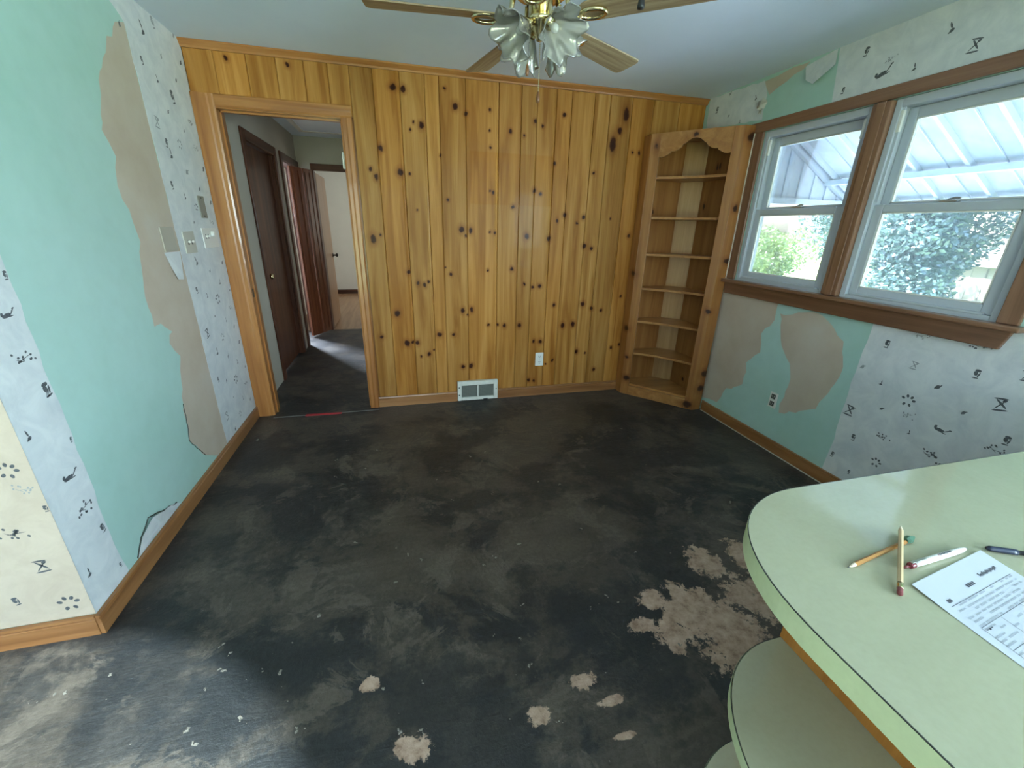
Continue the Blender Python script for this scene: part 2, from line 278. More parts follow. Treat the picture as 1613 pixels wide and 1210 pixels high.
vinyl = plain('white_vinyl', (0.50, 0.54, 0.60, 1), 0.35)
brass = plain('polished_brass', (0.78, 0.66, 0.38, 1), 0.17, 1.0)
steel = plain('dull_steel', (0.55, 0.55, 0.52, 1), 0.35, 1.0)
black_m = plain('black_paint', (0.015, 0.015, 0.017, 1), 0.4)
ivory = plain('ivory_plastic', (0.55, 0.53, 0.46, 1), 0.4)
white_pl = plain('white_plastic', (0.75, 0.74, 0.70, 1), 0.35)

def mint():
    t = NT('mint_green_paint'); co = t.coord()
    a = t.noise(co, 1.3, 4, 0.6); b = t.noise(co, 14, 4, 0.6)
    base = t.ramp(a, [(0.3, (0.39, 0.60, 0.53, 1)), (0.5, (0.43, 0.63, 0.575, 1)), (0.7, (0.465, 0.66, 0.615, 1))])
    base = t.mix(0.25, base, t.ramp(b, [(0.3, (0.85, 0.85, 0.83, 1)), (0.6, (1, 1, 1, 1))]), 'MULTIPLY')
    p = t.princ(Base_Color=base, Roughness=0.6)
    t.t.links.new(t.bump(b, 0.06, 0.003), p.inputs['Normal']); return t.mat
mint_m = mint()
def tan_paper():
    t = NT('bare_tan_backing_paper'); co = t.coord()
    a = t.noise(co, 3.0, 5, 0.6)
    base = t.ramp(a, [(0.3, (0.50, 0.40, 0.31, 1)), (0.55, (0.56, 0.47, 0.38, 1)), (0.75, (0.58, 0.52, 0.45, 1))])
    t.princ(Base_Color=base, Roughness=0.8); return t.mat
tan_m = tan_paper()
def wallpaper(name, c0, c1):
    t = NT(name); co = t.coord()
    a = t.noise(co, 9.0, 6, 0.65, 0.6); b = t.noise(co, 60.0, 3, 0.5)
    base = t.ramp(a, [(0.32, c0), (0.62, c1)])
    p = t.princ(Base_Color=base, Roughness=0.55)
    t.t.links.new(t.bump(b, 0.05, 0.002), p.inputs['Normal']); return t.mat
paper_m = wallpaper('printed_wallpaper', (0.60, 0.63, 0.66, 1), (0.74, 0.76, 0.77, 1))
paper_back = wallpaper('torn_paper_underside', (0.50, 0.48, 0.42, 1), (0.60, 0.57, 0.50, 1))
ink = plain('dark_grey_ink', (0.12, 0.13, 0.145, 1), 0.6, noise=0.6, nscale=160)
ink_f = plain('faded_grey_ink', (0.33, 0.35, 0.37, 1), 0.6)
crack_m = plain('dark_crack', (0.05, 0.055, 0.045, 1), 0.8)

def floor_material():
    t = NT('black_mastic_floor'); co = t.coord()
    big = t.noise(co, 1.35, 11, 0.70, 0.35); mid = t.noise(t.mapping(co, (1, 1, 1), (5, 3, 0)), 3.6, 10, 0.72, 0.7)
    fine = t.noise(co, 55, 5, 0.7); streak = t.noise(t.mapping(co, (4, 22, 1), (0, 0, 0), (0, 0, 0.35)), 1.0, 5, 0.65, 0.8)
    base = t.ramp(big, [(0.34, (0.016, 0.017, 0.019, 1)), (0.455, (0.024, 0.024, 0.025, 1)), (0.485, (0.052, 0.043, 0.036, 1)), (0.62, (0.085, 0.068, 0.054, 1))])
    patch = t.ramp(mid, [(0.535, 0.0), (0.56, 1.0)])
    base = t.mix(t.math('MULTIPLY', patch, 0.62), base, (0.115, 0.092, 0.072, 1))
    dk = t.ramp(t.noise(t.mapping(co, (1, 1, 1), (9, 1, 2)), 1.9, 8, 0.68), [(0.50, 0.0), (0.56, 1.0)])
    base = t.mix(t.math('MULTIPLY', dk, 0.75), base, (0.017, 0.018, 0.020, 1))
    base = t.mix(0.5, base, t.ramp(streak, [(0.3, (0.72, 0.72, 0.72, 1)), (0.65, (1.15, 1.15, 1.15, 1))]), 'MULTIPLY')
    base = t.mix(0.8, base, t.ramp(fine, [(0.25, (0.55, 0.55, 0.55, 1)), (0.6, (1.1, 1.1, 1.1, 1))]), 'MULTIPLY')
    # bare boards showing where the old mastic has come away
    ragged = t.n('ShaderNodeTexNoise', {'Vector': co, 'Scale': 15.0, 'Detail': 8.0, 'Roughness': 0.8}).outputs[0]
    d = t.ellipses(t.mapping(co, (1, 1, 0)), [((x, y, 0), (rx, ry, 0)) for x, y, rx, ry in BARE])
    e = t.math('ADD', d, t.math('MULTIPLY', t.math('SUBTRACT', ragged, 0.5), 3.4))
    bare = t.ramp(e, [(0.86, 1.0), (0.95, 0.0)])
    bcol = t.ramp(t.noise(co, 22, 6, 0.7), [(0.35, (0.24, 0.145, 0.10, 1)), (0.5, (0.41, 0.275, 0.20, 1)), (0.68, (0.52, 0.37, 0.28, 1))])
    base = t.mix(bare, base, bcol)
    # crumbs of light dried paste
    cr = t.n('ShaderNodeTexNoise', {'Vector': co, 'Scale': 75.0, 'Detail': 4.0, 'Roughness': 0.75}).outputs[0]
    crm = t.math('MULTIPLY', t.ramp(cr, [(0.69, 0.0), (0.73, 1.0)]), t.ramp(mid, [(0.5, 0.0), (0.6, 0.8)]))
    base = t.mix(crm, base, (0.30, 0.26, 0.21, 1))
    rgh = t.ramp(mid, [(0.3, 0.36), (0.7, 0.62)])
    p = t.princ(Base_Color=base, Roughness=rgh)
    p.inputs['Specular IOR Level'].default_value = 0.45
    hh = t.math('ADD', t.math('MULTIPLY', streak, 0.5), t.math('MULTIPLY', fine, 0.5))
    t.t.links.new(t.bump(hh, 0.6, 0.008), p.inputs['Normal'])
    return t.mat
floor_m = floor_material()
oak_floor = wood('honey_floor_boards', (0.26, 0.14, 0.07, 1), (0.36, 0.21, 0.11, 1), (0.43, 0.27, 0.15, 1), 'y', 0.35, 0.2, seed=9)

def glass_material():
    t = NT('window_glass')
    tr0 = t.n('ShaderNodeBsdfTransparent', {'Color': (0.95, 0.98, 0.99, 1)}); du_ = t.n('ShaderNodeBsdfTranslucent', {'Color': (0.8, 0.9, 1.0, 1)})  # bluish translucent share paints glare haze over the view
    tr = t.n('ShaderNodeMixShader', {0: 0.05, 1: tr0.outputs[0], 2: du_.outputs[0]}); gl = t.n('ShaderNodeBsdfGlossy', {'Roughness': 0.03})
    fr = t.n('ShaderNodeFresnel', {'IOR': 1.45})
    mx = t.n('ShaderNodeMixShader', {0: t.math('MULTIPLY', fr.outputs[0], 0.7), 1: tr.outputs[0], 2: gl.outputs[0]})
    t.t.links.new(mx.outputs[0], t.out.inputs[0]); return t.mat
glass_m = glass_material()

# ------------------------------------------------------------------ the setting
def struct(name, mb, mat, label, cat='wall', **kw):
    return tag(mb.build(name, mat, **kw), label, cat, kind='structure')
struct('floor', MB().box(-3.2, -6.75, -0.12, W + 0.14, 2.95, 0), floor_m, 'dark floor smeared with black mastic and bare tan patches', 'floor')
struct('floor_end_room', MB().box(-3.2, 2.95, -0.12, W + 0.14, 6.75, 0), oak_floor, 'honey coloured wood floor of the far room past the hall', 'floor')
struct('ceiling', MB().box(-3.2, -6.75, H, W + 0.14, 6.75, H + 0.12), ceil_m, 'smooth pale painted ceiling above the empty room', 'ceiling')

# left wall and the wall turning away from its outer corner
wl = struct('wall_left', MB().box(-0.12, -1.93, 0, 0, 0.0, H), mint_m, 'mint green left wall with half stripped wallpaper')
wf = struct('wall_front_left', MB().box(-3.2, -1.93, 0, -0.12, -1.81, H), mint_m, 'wallpapered wall turning left from the outer corner')
struct('wall_far_left', MB().box(-3.2, -6.75, 0, -3.08, 6.75, H), white_wall, 'plain wall at far left out of view')
# right wall with the double window opening and an unseen opening added for the kitchen fill lamp
WY0, WY1, WZ0, WZ1 = -0.68, -2.225, 1.115, 2.10
rw = MB()
rw.box(W, 6.75, 0, W + 0.14, WY0, H).box(W, WY1, 0, W + 0.14, -4.05, H).box(W, -6.45, 0, W + 0.14, -6.75, H)
rw.box(W, WY0, 0, W + 0.14, WY1, WZ0).box(W, WY0, WZ1, W + 0.14, WY1, H)
rw.box(W, -4.05, 0, W + 0.14, -6.45, 1.03).box(W, -4.05, 2.07, W + 0.14, -6.45, H)
wr = struct('wall_right', rw, mint_m, 'mint green window wall with tan and papered patches')
# wall behind the camera with an unseen opening added for the rear fill lamp
bw = MB().box(-3.08, -6.75, 0, -0.45, -6.62, H).box(1.95, -6.75, 0, W, -6.62, H).box(-0.45, -6.75, 2.2, 1.95, -6.62, H)
struct('wall_behind', bw, white_wall, 'plain kitchen wall behind the camera')
# back wall carrier with the doorway
DX0, DX1, DZ = 0.125, 0.852, 2.10
kb = MB().box(0, 0.02, DZ + 0.015, W, 0.12, H).box(DX1 + 0.015, 0.02, 0, W, 0.12, DZ + 0.015).box(0, 0.02, 0, DX0 - 0.015, 0.12, DZ + 0.015)
wb = struct('wall_back', kb, case_z, 'knotty pine board wall with doorway and floor vent')
wb['label'] = 'knotty pine plank wall at the back of the room'

# pine planks, one object each
seams = [0.0, 0.16, 0.335, 0.50, 0.66, 0.80, 0.93, 1.073, 1.245, 1.41, 1.505, 1.69, 1.93, 2.10, 2.22, 2.366, 2.487, 2.67, 2.80, 2.985, 3.17, 3.40, W]
for i in range(len(seams) - 1):
    x0, x1 = seams[i], seams[i + 1]
    z0 = DZ + 0.015 if x1 < 0.95 else 0.0
    w_ = x1 - x0; g = 0.0022
    bead = True if i in (7, 8, 11, 14, 16, 19) else None
    prof = [(0 + 0.0004, 0.02), (0.0004, 0.006), (g + 0.002, 0.0)]
    if bead: prof += [(w_ - 0.022, 0.0), (w_ - 0.0195, 0.0012), (w_ - 0.017, 0.0003), (w_ - 0.011, -0.0006), (w_ - 0.005, 0.0003)]
    else: prof += [(w_ - g - 0.003, 0.0)]
    prof += [(w_ - 0.0004, 0.006), (w_ - 0.0004, 0.02)]
    ks = [((kx - x0, 0, kz), (max(rx, 0.006) * 1.0, 0, max(rz, 0.006) * 1.0)) for kx, kz, rx, rz in KNOTS if x0 - 0.01 < kx < x1 + 0.01 and kz > z0]
    if x1 < 0.95 and i in (1, 3): ks = [((0.07, 0, 2.37), (0.011, 0, 0.014))]
    v = random.Random(i * 5 + 1)
    f = v.uniform(0.88, 1.12); rshift = v.uniform(-0.05, 0.05)
    tint = lambda c: (c[0] * f * (1 + rshift), c[1] * f, c[2] * f * (1 - 2 * rshift), 1)
    gh = None
    if 1.69 <= x0 < 2.36: gh = ((max(1.716, x0) - x0 if x0 <= 1.716 else -0.05, (2.366 - x0), 1.61, 1.965), (0.94, 0.80, 0.36, 1))
    mt = wood('pine_plank_%d' % i, tint(PINE_D), tint(PINE_M), tint(PINE_L), 'z', 0.36, 0.03, ks or None, seed=i * 1.7 + 0.3, ghost=gh, contrast=1.35, spec=0.12)
    mb = MB().prism([(a + x0, b) for a, b in prof], lambda u, vv, z: (u, vv, z), z0, H)
    fix_normals(mb.build('plank', mt, wb, origin=(x0, 0, 0)))

# mouldings
def board(x0, y0, z0, x1, y1, z1): return MB().box(x0, y0, z0, x1, y1, z1)
def baseboard(name, poly_fn, a, b, mat, label):
    prof = [(0, 0), (0.014, 0), (0.014, 0.068), (0.010, 0.072), (0.010, 0.076), (0.016, 0.080), (0.014, 0.088), (0, 0.088)]
    mb = MB().prism(prof, poly_fn, a, b); o = mb.build(name, mat); fix_normals(o)
    return tag(o, label, 'baseboard', kind='structure')
baseboard('baseboard_left', lambda u, v, w: (u + 0.0015, w, v), -1.943, -0.022, trim_y, 'orange wood baseboard along the mint left wall')
baseboard('baseboard_front_left', lambda u, v, w: (w, -1.9315 - u, v), -3.05, 0.0, trim_x, 'orange wood baseboard left of the outer wall corner')
baseboard('baseboard_back', lambda u, v, w: (w, -0.0015 - u, v), 0.923, 1.583, trim_x, 'short pine baseboard between doorway and floor vent')
baseboard('baseboard_back', lambda u, v, w: (w, -0.0015 - u, v), 1.942, 3.118, trim_x, 'pine baseboard between floor vent and corner cabinet')
baseboard('baseboard_right', lambda u, v, w: (W - 0.0015 - u, w, v), -2.83, -0.612, trim_y, 'orange wood baseboard below the double window')
crown_p = [(0, H - 0.001), (0.03, H - 0.001), (0.03, H - 0.010), (0.014, H - 0.030), (0.010, H - 0.040), (0, H - 0.040)]
tag(fix_normals(MB().prism(crown_p, lambda u, v, w: (w, -0.0015 - u, v), 0.001, W - 0.001).build('trim_1', case_x)), 'pine crown strip where plank wall meets ceiling', 'trim', kind='structure')

# doorway casing and jambs
tr = thing('trim_2', (0.49, 0, 0), 'pine casing framing the open hall doorway', 'door casing', kind='structure')
def casing_prof(w_): return [(0, 0), (0, 0.014), (0.012, 0.020), (w_ - 0.02, 0.016), (w_ - 0.006, 0.012), (w_, 0.006), (w_, 0)]
cw = 0.118
fix_normals(MB().prism([(DX0 - u + 0.006 - 0.006, v) for u, v in [(0, 0), (0, 0.010), (0.010, 0.015), (0.03, 0.015), (0.04, 0.019), (0.11, 0.022), (0.122, 0.020), (0.122, 0)]], lambda u, v, w: (u, -v - 0.0005, w), 0, 2.175).build('side_casing', case_z, tr))
fix_normals(MB().prism([(DX1 + u, v) for u, v in [(0, 0), (0, 0.010), (0.010, 0.015), (0.03, 0.015), (0.04, 0.018), (0.062, 0.018), (0.07, 0.012), (0.07, 0)]], lambda u, v, w: (u, -v - 0.0005, w), 0, 2.105).build('side_casing', case_z, tr))
fix_normals(MB().prism([(2.105 + u, v) for u, v in [(0, 0), (0, 0.010), (0.010, 0.015), (0.03, 0.015), (0.04, 0.018), (0.066, 0.018), (0.072, 0.012), (0.072, 0)]], lambda u, v, w: (w, -v - 0.0005, u), DX0 + 0.002, DX1 + 0.07).build('head_casing', case_x, tr))
MB().box(DX0 - 0.0145, 0.0, 0, DX0, 0.135, DZ).build('jamb', case_z, tr, bevel=0.002)
MB().box(DX1, 0.0, 0, DX1 + 0.0145, 0.135, DZ).build('jamb', case_z, tr, bevel=0.002)
MB().box(DX0 - 0.0145, 0.0, DZ, DX1 + 0.0145, 0.135, DZ + 0.0145).build('head_jamb', case_x, tr, bevel=0.002)
MB().box(DX0, 0.045, 0, DX0 + 0.010, 0.075, DZ).build('stop', case_z, tr)
MB().box(DX1 - 0.010, 0.045, 0, DX1, 0.075, DZ).build('stop', case_z, tr)
MB().box(DX0 - 0.004 + 0.004, 0.045, DZ - 0.010, DX1, 0.075, DZ).build('stop', case_x, tr)
hg = MB().box(DX1 - 0.0130, 0.004, 1.80, DX1 - 0.0005, 0.040, 1.90).build('hinge_leaf', ivory, tr, bevel=0.002)
for zz in (1.815, 1.85, 1.885): MB().lathe([(0.004, 0), (0.004, 0.002), (0.001, 0.003)], (DX1 - 0.013, 0.022, zz), 8, (-1, 0, 0)).build('screw', steel, hg)
MB().lathe([(0.006, 0), (0.006, 0.1)], (DX1 - 0.012, -0.003, 1.80), 10).build('hinge_pin', ivory, hg)
MB().box(DX0 + 0.0003, 0.012, 0.93, DX0 + 0.0022, 0.036, 0.99).build('strike_plate', black_m, tr)
# thin pale seam strip across the doorway and the red tape
for bb_, a_ in (('baseboard_right', None),):
    MB().box(W - 0.020, -2.82, 0.0004, W - 0.0158, -0.615, 0.006).build('paint_line', plain('pale_paint_drip', (0.5, 0.47, 0.4, 1), 0.7), bpy.data.objects[bb_])
tag(MB().box(DX0, -0.068, 0.0003, DX1 + 0.07, -0.060, 0.003).build('trim_3', plain('grey_seam_strip', (0.16, 0.155, 0.145, 1), 0.6)), 'thin grey seam strip across the doorway floor', 'threshold', kind='structure')

# ------------------------------------------------------------------ hall beyond the doorway
HX1 = 1.02; HY = 2.95
hw = MB().box(-0.12, 0.135, 0, 0, 0.90, H).box(-0.12, 1.80, 0, 0, 2.13, H).box(-0.12, 2.90, 0, 0, HY + 0.12, H)
hw.box(-0.12, 0.90, 2.08, 0, 1.80, H).box(-0.12, 2.13, 2.08, 0, 2.90, H)
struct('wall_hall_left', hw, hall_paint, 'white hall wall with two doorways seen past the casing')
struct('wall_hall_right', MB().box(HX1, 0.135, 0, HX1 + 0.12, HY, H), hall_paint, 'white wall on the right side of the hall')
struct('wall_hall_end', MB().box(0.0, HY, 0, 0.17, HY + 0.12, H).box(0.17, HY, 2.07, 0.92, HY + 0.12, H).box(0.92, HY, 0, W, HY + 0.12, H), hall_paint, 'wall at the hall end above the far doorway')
struct('wall_end_room_back', MB().box(-3.08, 6.4, 0, W, 6.52, H), white_wall, 'white back wall of the far room')
struct('wall_end_room_left', MB().box(-0.42, HY + 0.12, 0, -0.30, 6.4, H), white_wall, 'white left wall of the far room')
struct('wall_side_room', MB().box(-3.08, 0.2, 0, -2.0, 0.32, H).box(-2.0, 0.2, 0, -0.12, 0.32, H), white_wall, 'wall of the side room out of view')
def doorway(name, label, y0, y1):
    t = thing(name, (0, (y0 + y1) / 2, 0), label, 'door casing', kind='structure')
    for a, b in ((y0 - 0.075, y0 + 0.004), (y1 - 0.004, y1 + 0.075)):
        MB().box(0.0005, a, 0, 0.018, b, 2.15).build('side_casing', dark_z, t, bevel=0.004)
    MB().box(0.0005, y0 + 0.004, 2.072, 0.018, y1 - 0.004, 2.15).build('head_casing', dark_y, t, bevel=0.004)
    for a, b in ((y0, y0 + 0.015), (y1 - 0.015, y1)): MB().box(-0.125, a, 0, 0.0, b, 2.08).build('jamb', dark_z, t)
    MB().box(-0.125, y0 + 0.015, 2.065, 0.0, y1 - 0.015, 2.08).build('head_jamb', dark_y, t)
    return t
doorway('trim_4', 'dark casing of the nearer doorway on the hall left wall', 0.90, 1.80)
doorway('trim_5', 'dark casing of the farther doorway on the hall left wall', 2.13, 2.90)
# closed dark door in the nearer doorway
d1 = thing('door_1', (-0.06, 1.35, 0), 'dark brown closed door on the left side of the hall', 'door', kind='structure')
MB().box(-0.075, 0.917, 0.012, -0.040, 1.783, 2.062).build('slab', dark_z, d1, bevel=0.003)
MB().lathe([(0.028, 0), (0.028, 0.006), (0.012, 0.010), (0.010, 0.035), (0.024, 0.045), (0.026, 0.060), (0.015, 0.070)], (-0.040, 0.985, 0.97), 16, (1, 0, 0)).build('knob', brass, d1, smooth=True)
# reddish folding door leaves standing half open at the farther doorway
red_z = wood('reddish_door_wood', (0.11, 0.030, 0.012, 1), (0.17, 0.05, 0.02, 1), (0.23, 0.075, 0.03, 1), 'z', 0.3, 0.3, seed=11)
bf = thing('door_2', (0.06, 2.72, 0), 'reddish brown folding door standing half open in the hall', 'door', kind='structure')
def leaf(p, q, th=0.03):
    d = (Vector(q) - Vector(p)); n = Vector((d.y, -d.x)).normalized() * th
    poly = [p, q, (q[0] + n.x, q[1] + n.y), (p[0] + n.x, p[1] + n.y)]
    o = fix_normals(MB().prism(poly, lambda u, v, w: (u, v, w), 0.02, 2.06).build('leaf', red_z, bf, bevel=0.003))
    L = d.length; dn = d.normalized()
    for k in (0.25, 0.75):
        a = Vector(p) + dn * (L * k - 0.012); b = Vector(p) + dn * (L * k + 0.012); nn = n.normalized()
        fix_normals(MB().prism([tuple(a + n), tuple(b + n), tuple(b + n + nn * 0.006), tuple(a + n + nn * 0.006)], lambda u, v, w: (u, v, w), 0.06, 2.02).build('rail_strip', red_z, o))
leaf((-0.035, 2.54), (0.065, 2.715)); leaf((0.075, 2.735), (0.150, 2.885))
# far doorway and its open door
t6 = thing('trim_6', (0.55, HY, 0), 'dark casing of the doorway at the hall end', 'door casing', kind='structure')
MB().box(0.155, HY - 0.018, 0, 0.185, HY, 2.14).build('side_casing', dark_z, t6, bevel=0.003)
MB().box(0.905, HY - 0.018, 0, 0.985, HY, 2.14).build('side_casing', dark_z, t6, bevel=0.003)
MB().box(0.185, HY - 0.018, 2.06, 0.905, HY, 2.14).build('head_casing', dark_x, t6, bevel=0.003)
MB().box(0.17, HY, 0, 0.185, HY + 0.12, 2.06).build('jamb', dark_z, t6); MB().box(0.905, HY, 0, 0.92, HY + 0.12, 2.06).build('jamb', dark_z, t6)
tan_door = wood('tan_flush_door', (0.26, 0.15, 0.08, 1), (0.33, 0.20, 0.115, 1), (0.38, 0.24, 0.14, 1), 'z', 0.4, 0.1, seed=13)
d3 = thing('door_3', (0.2, HY + 0.12, 0), 'tan flush door standing open at the hall end', 'door', kind='structure')
MB().box(0.15, HY + 0.13, 0.012, 0.186, HY + 0.86, 2.05).build('slab', tan_door, d3, bevel=0.003)
kn = MB().lathe([(0.030, 0), (0.030, 0.006), (0.012, 0.010), (0.011, 0.040), (0.026, 0.050), (0.028, 0.065), (0.015, 0.075)], (0.186, HY + 0.80, 0.98), 16, (1, 0, 0)).build('knob', black_m, d3, smooth=True)
MB().box(0.155, HY + 0.858, 0.93, 0.181, HY + 0.864, 1.03).build('latch_plate', brass, d3)
baseboard('baseboard_end_room', lambda u, v, w: (w, 6.399 - u, v), -0.29, 3.6, dark_x, 'brown baseboard along the far room back wall')
baseboard('baseboard_end_room_left', lambda u, v, w: (-0.2985 + u, w, v), 3.1, 6.38, trim_y, 'brown baseboard along the far room left wall')
hp = thing('attic_hatch', (0.45, 2.2, H), 'framed ceiling hatch in the hall', 'hatch')
MB().box(0.2, 1.75, H - 0.016, 0.85, 2.5, H - 0.0005).build('panel', ceil_m, hp)
for a in ((0.15, 1.70, 0.90, 1.75), (0.15, 2.50, 0.90, 2.55), (0.15, 1.75, 0.2, 2.5), (0.85, 1.75, 0.90, 2.5)):
    MB().box(a[0], a[1], H - 0.022, a[2], a[3], H - 0.0005).build('frame_strip', white_wall, hp)

# ------------------------------------------------------------------ wallpaper remnants, bare patches and their print (all stuck to the walls)
def sheet(name, poly, fn, t0, t1, mat, parent):
    return fix_normals(MB().prism(poly, fn, t0, t1).build(name, mat, parent))
fnL = lambda u, v, w: (w, u, v)
fnR = lambda u, v, w: (W - w, u, v)
fnF = lambda u, v, w: (u, -1.93 - w, v)
clampy = lambda poly, lo, hi, z0, z1: [(min(max(a, lo), hi), min(max(b, z0), z1)) for a, b in poly]
E5 = 0.0004
# left wall
tanL = rough_poly([(a, b) for a, b in TAN_LEFT] , 0.04, 0.012, False, 3)
tanL = tanL + [(-0.78, 0.089), (-0.615, 0.089), (-0.615, 2.30)]
sheet('bare_patch', clampy(tanL, -1.6, -0.61, 0.089, H), fnL, 0.0001, E5, tan_m, wl)
pa = [(-0.61, H - 0.001)] + rough_poly([(-0.615, 2.30), (-0.612, 1.7), (-0.618, 1.1), (-0.622, 0.089)], 0.05, 0.004, False, 5) + [(-0.001, 0.089), (-0.001, H - 0.001)]
pa[0] = (-0.80, H - 0.001); pa.insert(1, (-0.72, 2.36)); pa.insert(2, (-0.64, 2.32))
spA = sheet('wallpaper_strip', clampy(pa, -0.9, -0.001, 0.089, H - 0.001), fnL, 0.0003, 0.0010, paper_m, wl)
pb = [(-1.931, 0.089)] + [(-1.931, H - 0.001), (-1.75, H - 0.001)] + rough_poly([(-1.75, 1.9)] + [tuple(p) for p in STRIPB_R] + [(-1.735, 0.089)], 0.05, 0.005, False, 6)
spB = sheet('wallpaper_strip', clampy(pb, -1.931, -1.5, 0.089, H - 0.001), fnL, 0.0003, 0.0010, paper_m, wl)
spF = sheet('wallpaper_strip', [(-3.05, 0.089), (0.0009, 0.089), (0.0009, H - 0.001), (-3.05, H - 0.001)], fnF, 0.0003, 0.0010, wallpaper('warm_lit_wallpaper', (0.56, 0.46, 0.36, 1), (0.64, 0.54, 0.43, 1)), wf)  # same paper as the strips, with warmer light put into its colour
# hairline tear below the tan patch
tear = [tuple(p) for p in TAN_LEFT[-4:]]
MB().tube([(0.0012, a, b) for a, b in rough_poly(tear, 0.02, 0.003, False, 9)], 0.0022, 5).build('tear_edge', crack_m, wl)
# curling scrap above the baseboard and torn piece below the blank plate
def curl(name, poly, wallfn, lift, mat, parent, cy):
    """sheet whose far edge stands off the wall: fan of triangles with rising offset"""
    n = len(poly); cxm = sum(p[0] for p in poly) / n; czm = sum(p[1] for p in poly) / n
    mb = MB(); vs = []; zs = [p[1] for p in poly]; zmin, zmax = min(zs), max(zs)
    off = lambda p: 0.0015 + lift * (((p[1] - zmin) / (zmax - zmin)) ** 2 if cy > 0 else ((zmax - p[1]) / (zmax - zmin)) ** 2)
    for p in poly: vs.append(wallfn(p[0], p[1], off(p)))
    vs.append(wallfn(cxm, czm, off((cxm, czm)) + 0.004))
    for p in poly: vs.append(wallfn(p[0], p[1], off(p) + 0.0008))
    vs.append(wallfn(cxm, czm, off((cxm, czm)) + 0.0048))
    fs = []
    for i in range(n):
        j = (i + 1) % n; fs += [(i, j, n), (n + 1 + j, n + 1 + i, 2 * n + 1), (i, n + 1 + i, n + 1 + j, j)]
    mb.add(vs, fs); return fix_normals(mb.build(name, mat, parent))
fl = rough_poly([(a, max(b, 0.090)) for a, b in FLAP_LOW], 0.04, 0.005, True, 4)
fl = [(a, max(b, 0.0905)) for a, b in fl]
curl('loose_wallpaper_scrap', fl, fnL, 0.018, paper_m, wl, 1)
MB().tube([(0.003, a, b) for a, b in rough_poly([tuple(p) for p in FLAP_LOW[:6]], 0.03, 0.004, False, 8) if b > 0.092], 0.0028, 5).build('tear_edge', crack_m, wl)
curl('torn_wallpaper_scrap', [tuple(p) for p in PAPER_TEAR], fnL, 0.012, paper_m, wl, -1)
# right wall
sheet('bare_patch', clampy(rough_poly([tuple(p) for p in TAN_R1], 0.04, 0.010, True, 11), -1.2, -0.575, 0.089, 1.02), fnR, 0.0001, E5, tan_m, wr)
sheet('bare_patch', rough_poly([tuple(p) for p in TAN_R2], 0.04, 0.012, True, 12), fnR, 0.0001, E5, tan_m, wr)
pr = rough_poly([(-1.74, 1.10), (-1.725, 0.6), (-1.735, 0.3), (-1.722, 0.089)], 0.06, 0.004, False, 13) + [(-4.7, 0.089), (-4.7, 1.10)]
spR = sheet('wallpaper_strip', clampy(pr, -4.7, -1.6, 0.089, 1.10), fnR, 0.0003, 0.0010, paper_m, wr)
p1 = clampy(rough_poly([tuple(p) for p in RPAPER1], 0.05, 0.006, True, 14), -0.9, -0.002, 2.16, H - 0.001)
sheet('wallpaper_strip', p1, fnR, 0.0003, 0.0010, paper_m, wr)
sheet('bare_patch', clampy(rough_poly([tuple(p) for p in RTAN], 0.05, 0.006, True, 15), -1.0, -0.5, 2.165, H - 0.001), fnR, 0.0001, E5, tan_m, wr)
p2 = [(-1.10, H - 0.001), (-1.112, 2.36), (-1.135, 2.163), (-4.7, 2.163), (-4.7, H - 0.001)]
spT = sheet('wallpaper_strip', p2, fnR, 0.0003, 0.0010, paper_m, wr)
curl('loose_wallpaper_flap', [tuple(p) for p in RFLAP], fnR, 0.05, paper_m, wr, -1)
# torn lump beside the head casing
tl = MB(); rr = random.Random(2)
for k in range(7):
    y0 = -0.60 + rr.uniform(-0.03, 0.03); z0 = 2.255 + rr.uniform(-0.04, 0.04); s_ = rr.uniform(0.015, 0.03)
    a = rr.uniform(0, 6.28); pts = [(W - 0.001 - rr.uniform(0, 0.004), y0 + s_ * math.cos(a + q), z0 + s_ * math.sin(a + q) * 1.2) for q in (0, 1.7, 3.1, 4.6)]
    pts[2] = (W - rr.uniform(0.012, 0.028), pts[2][1], pts[2][2]); tl.add(pts, [(0, 1, 2, 3)])
tl.build('torn_paper_lump', paper_back, wr)

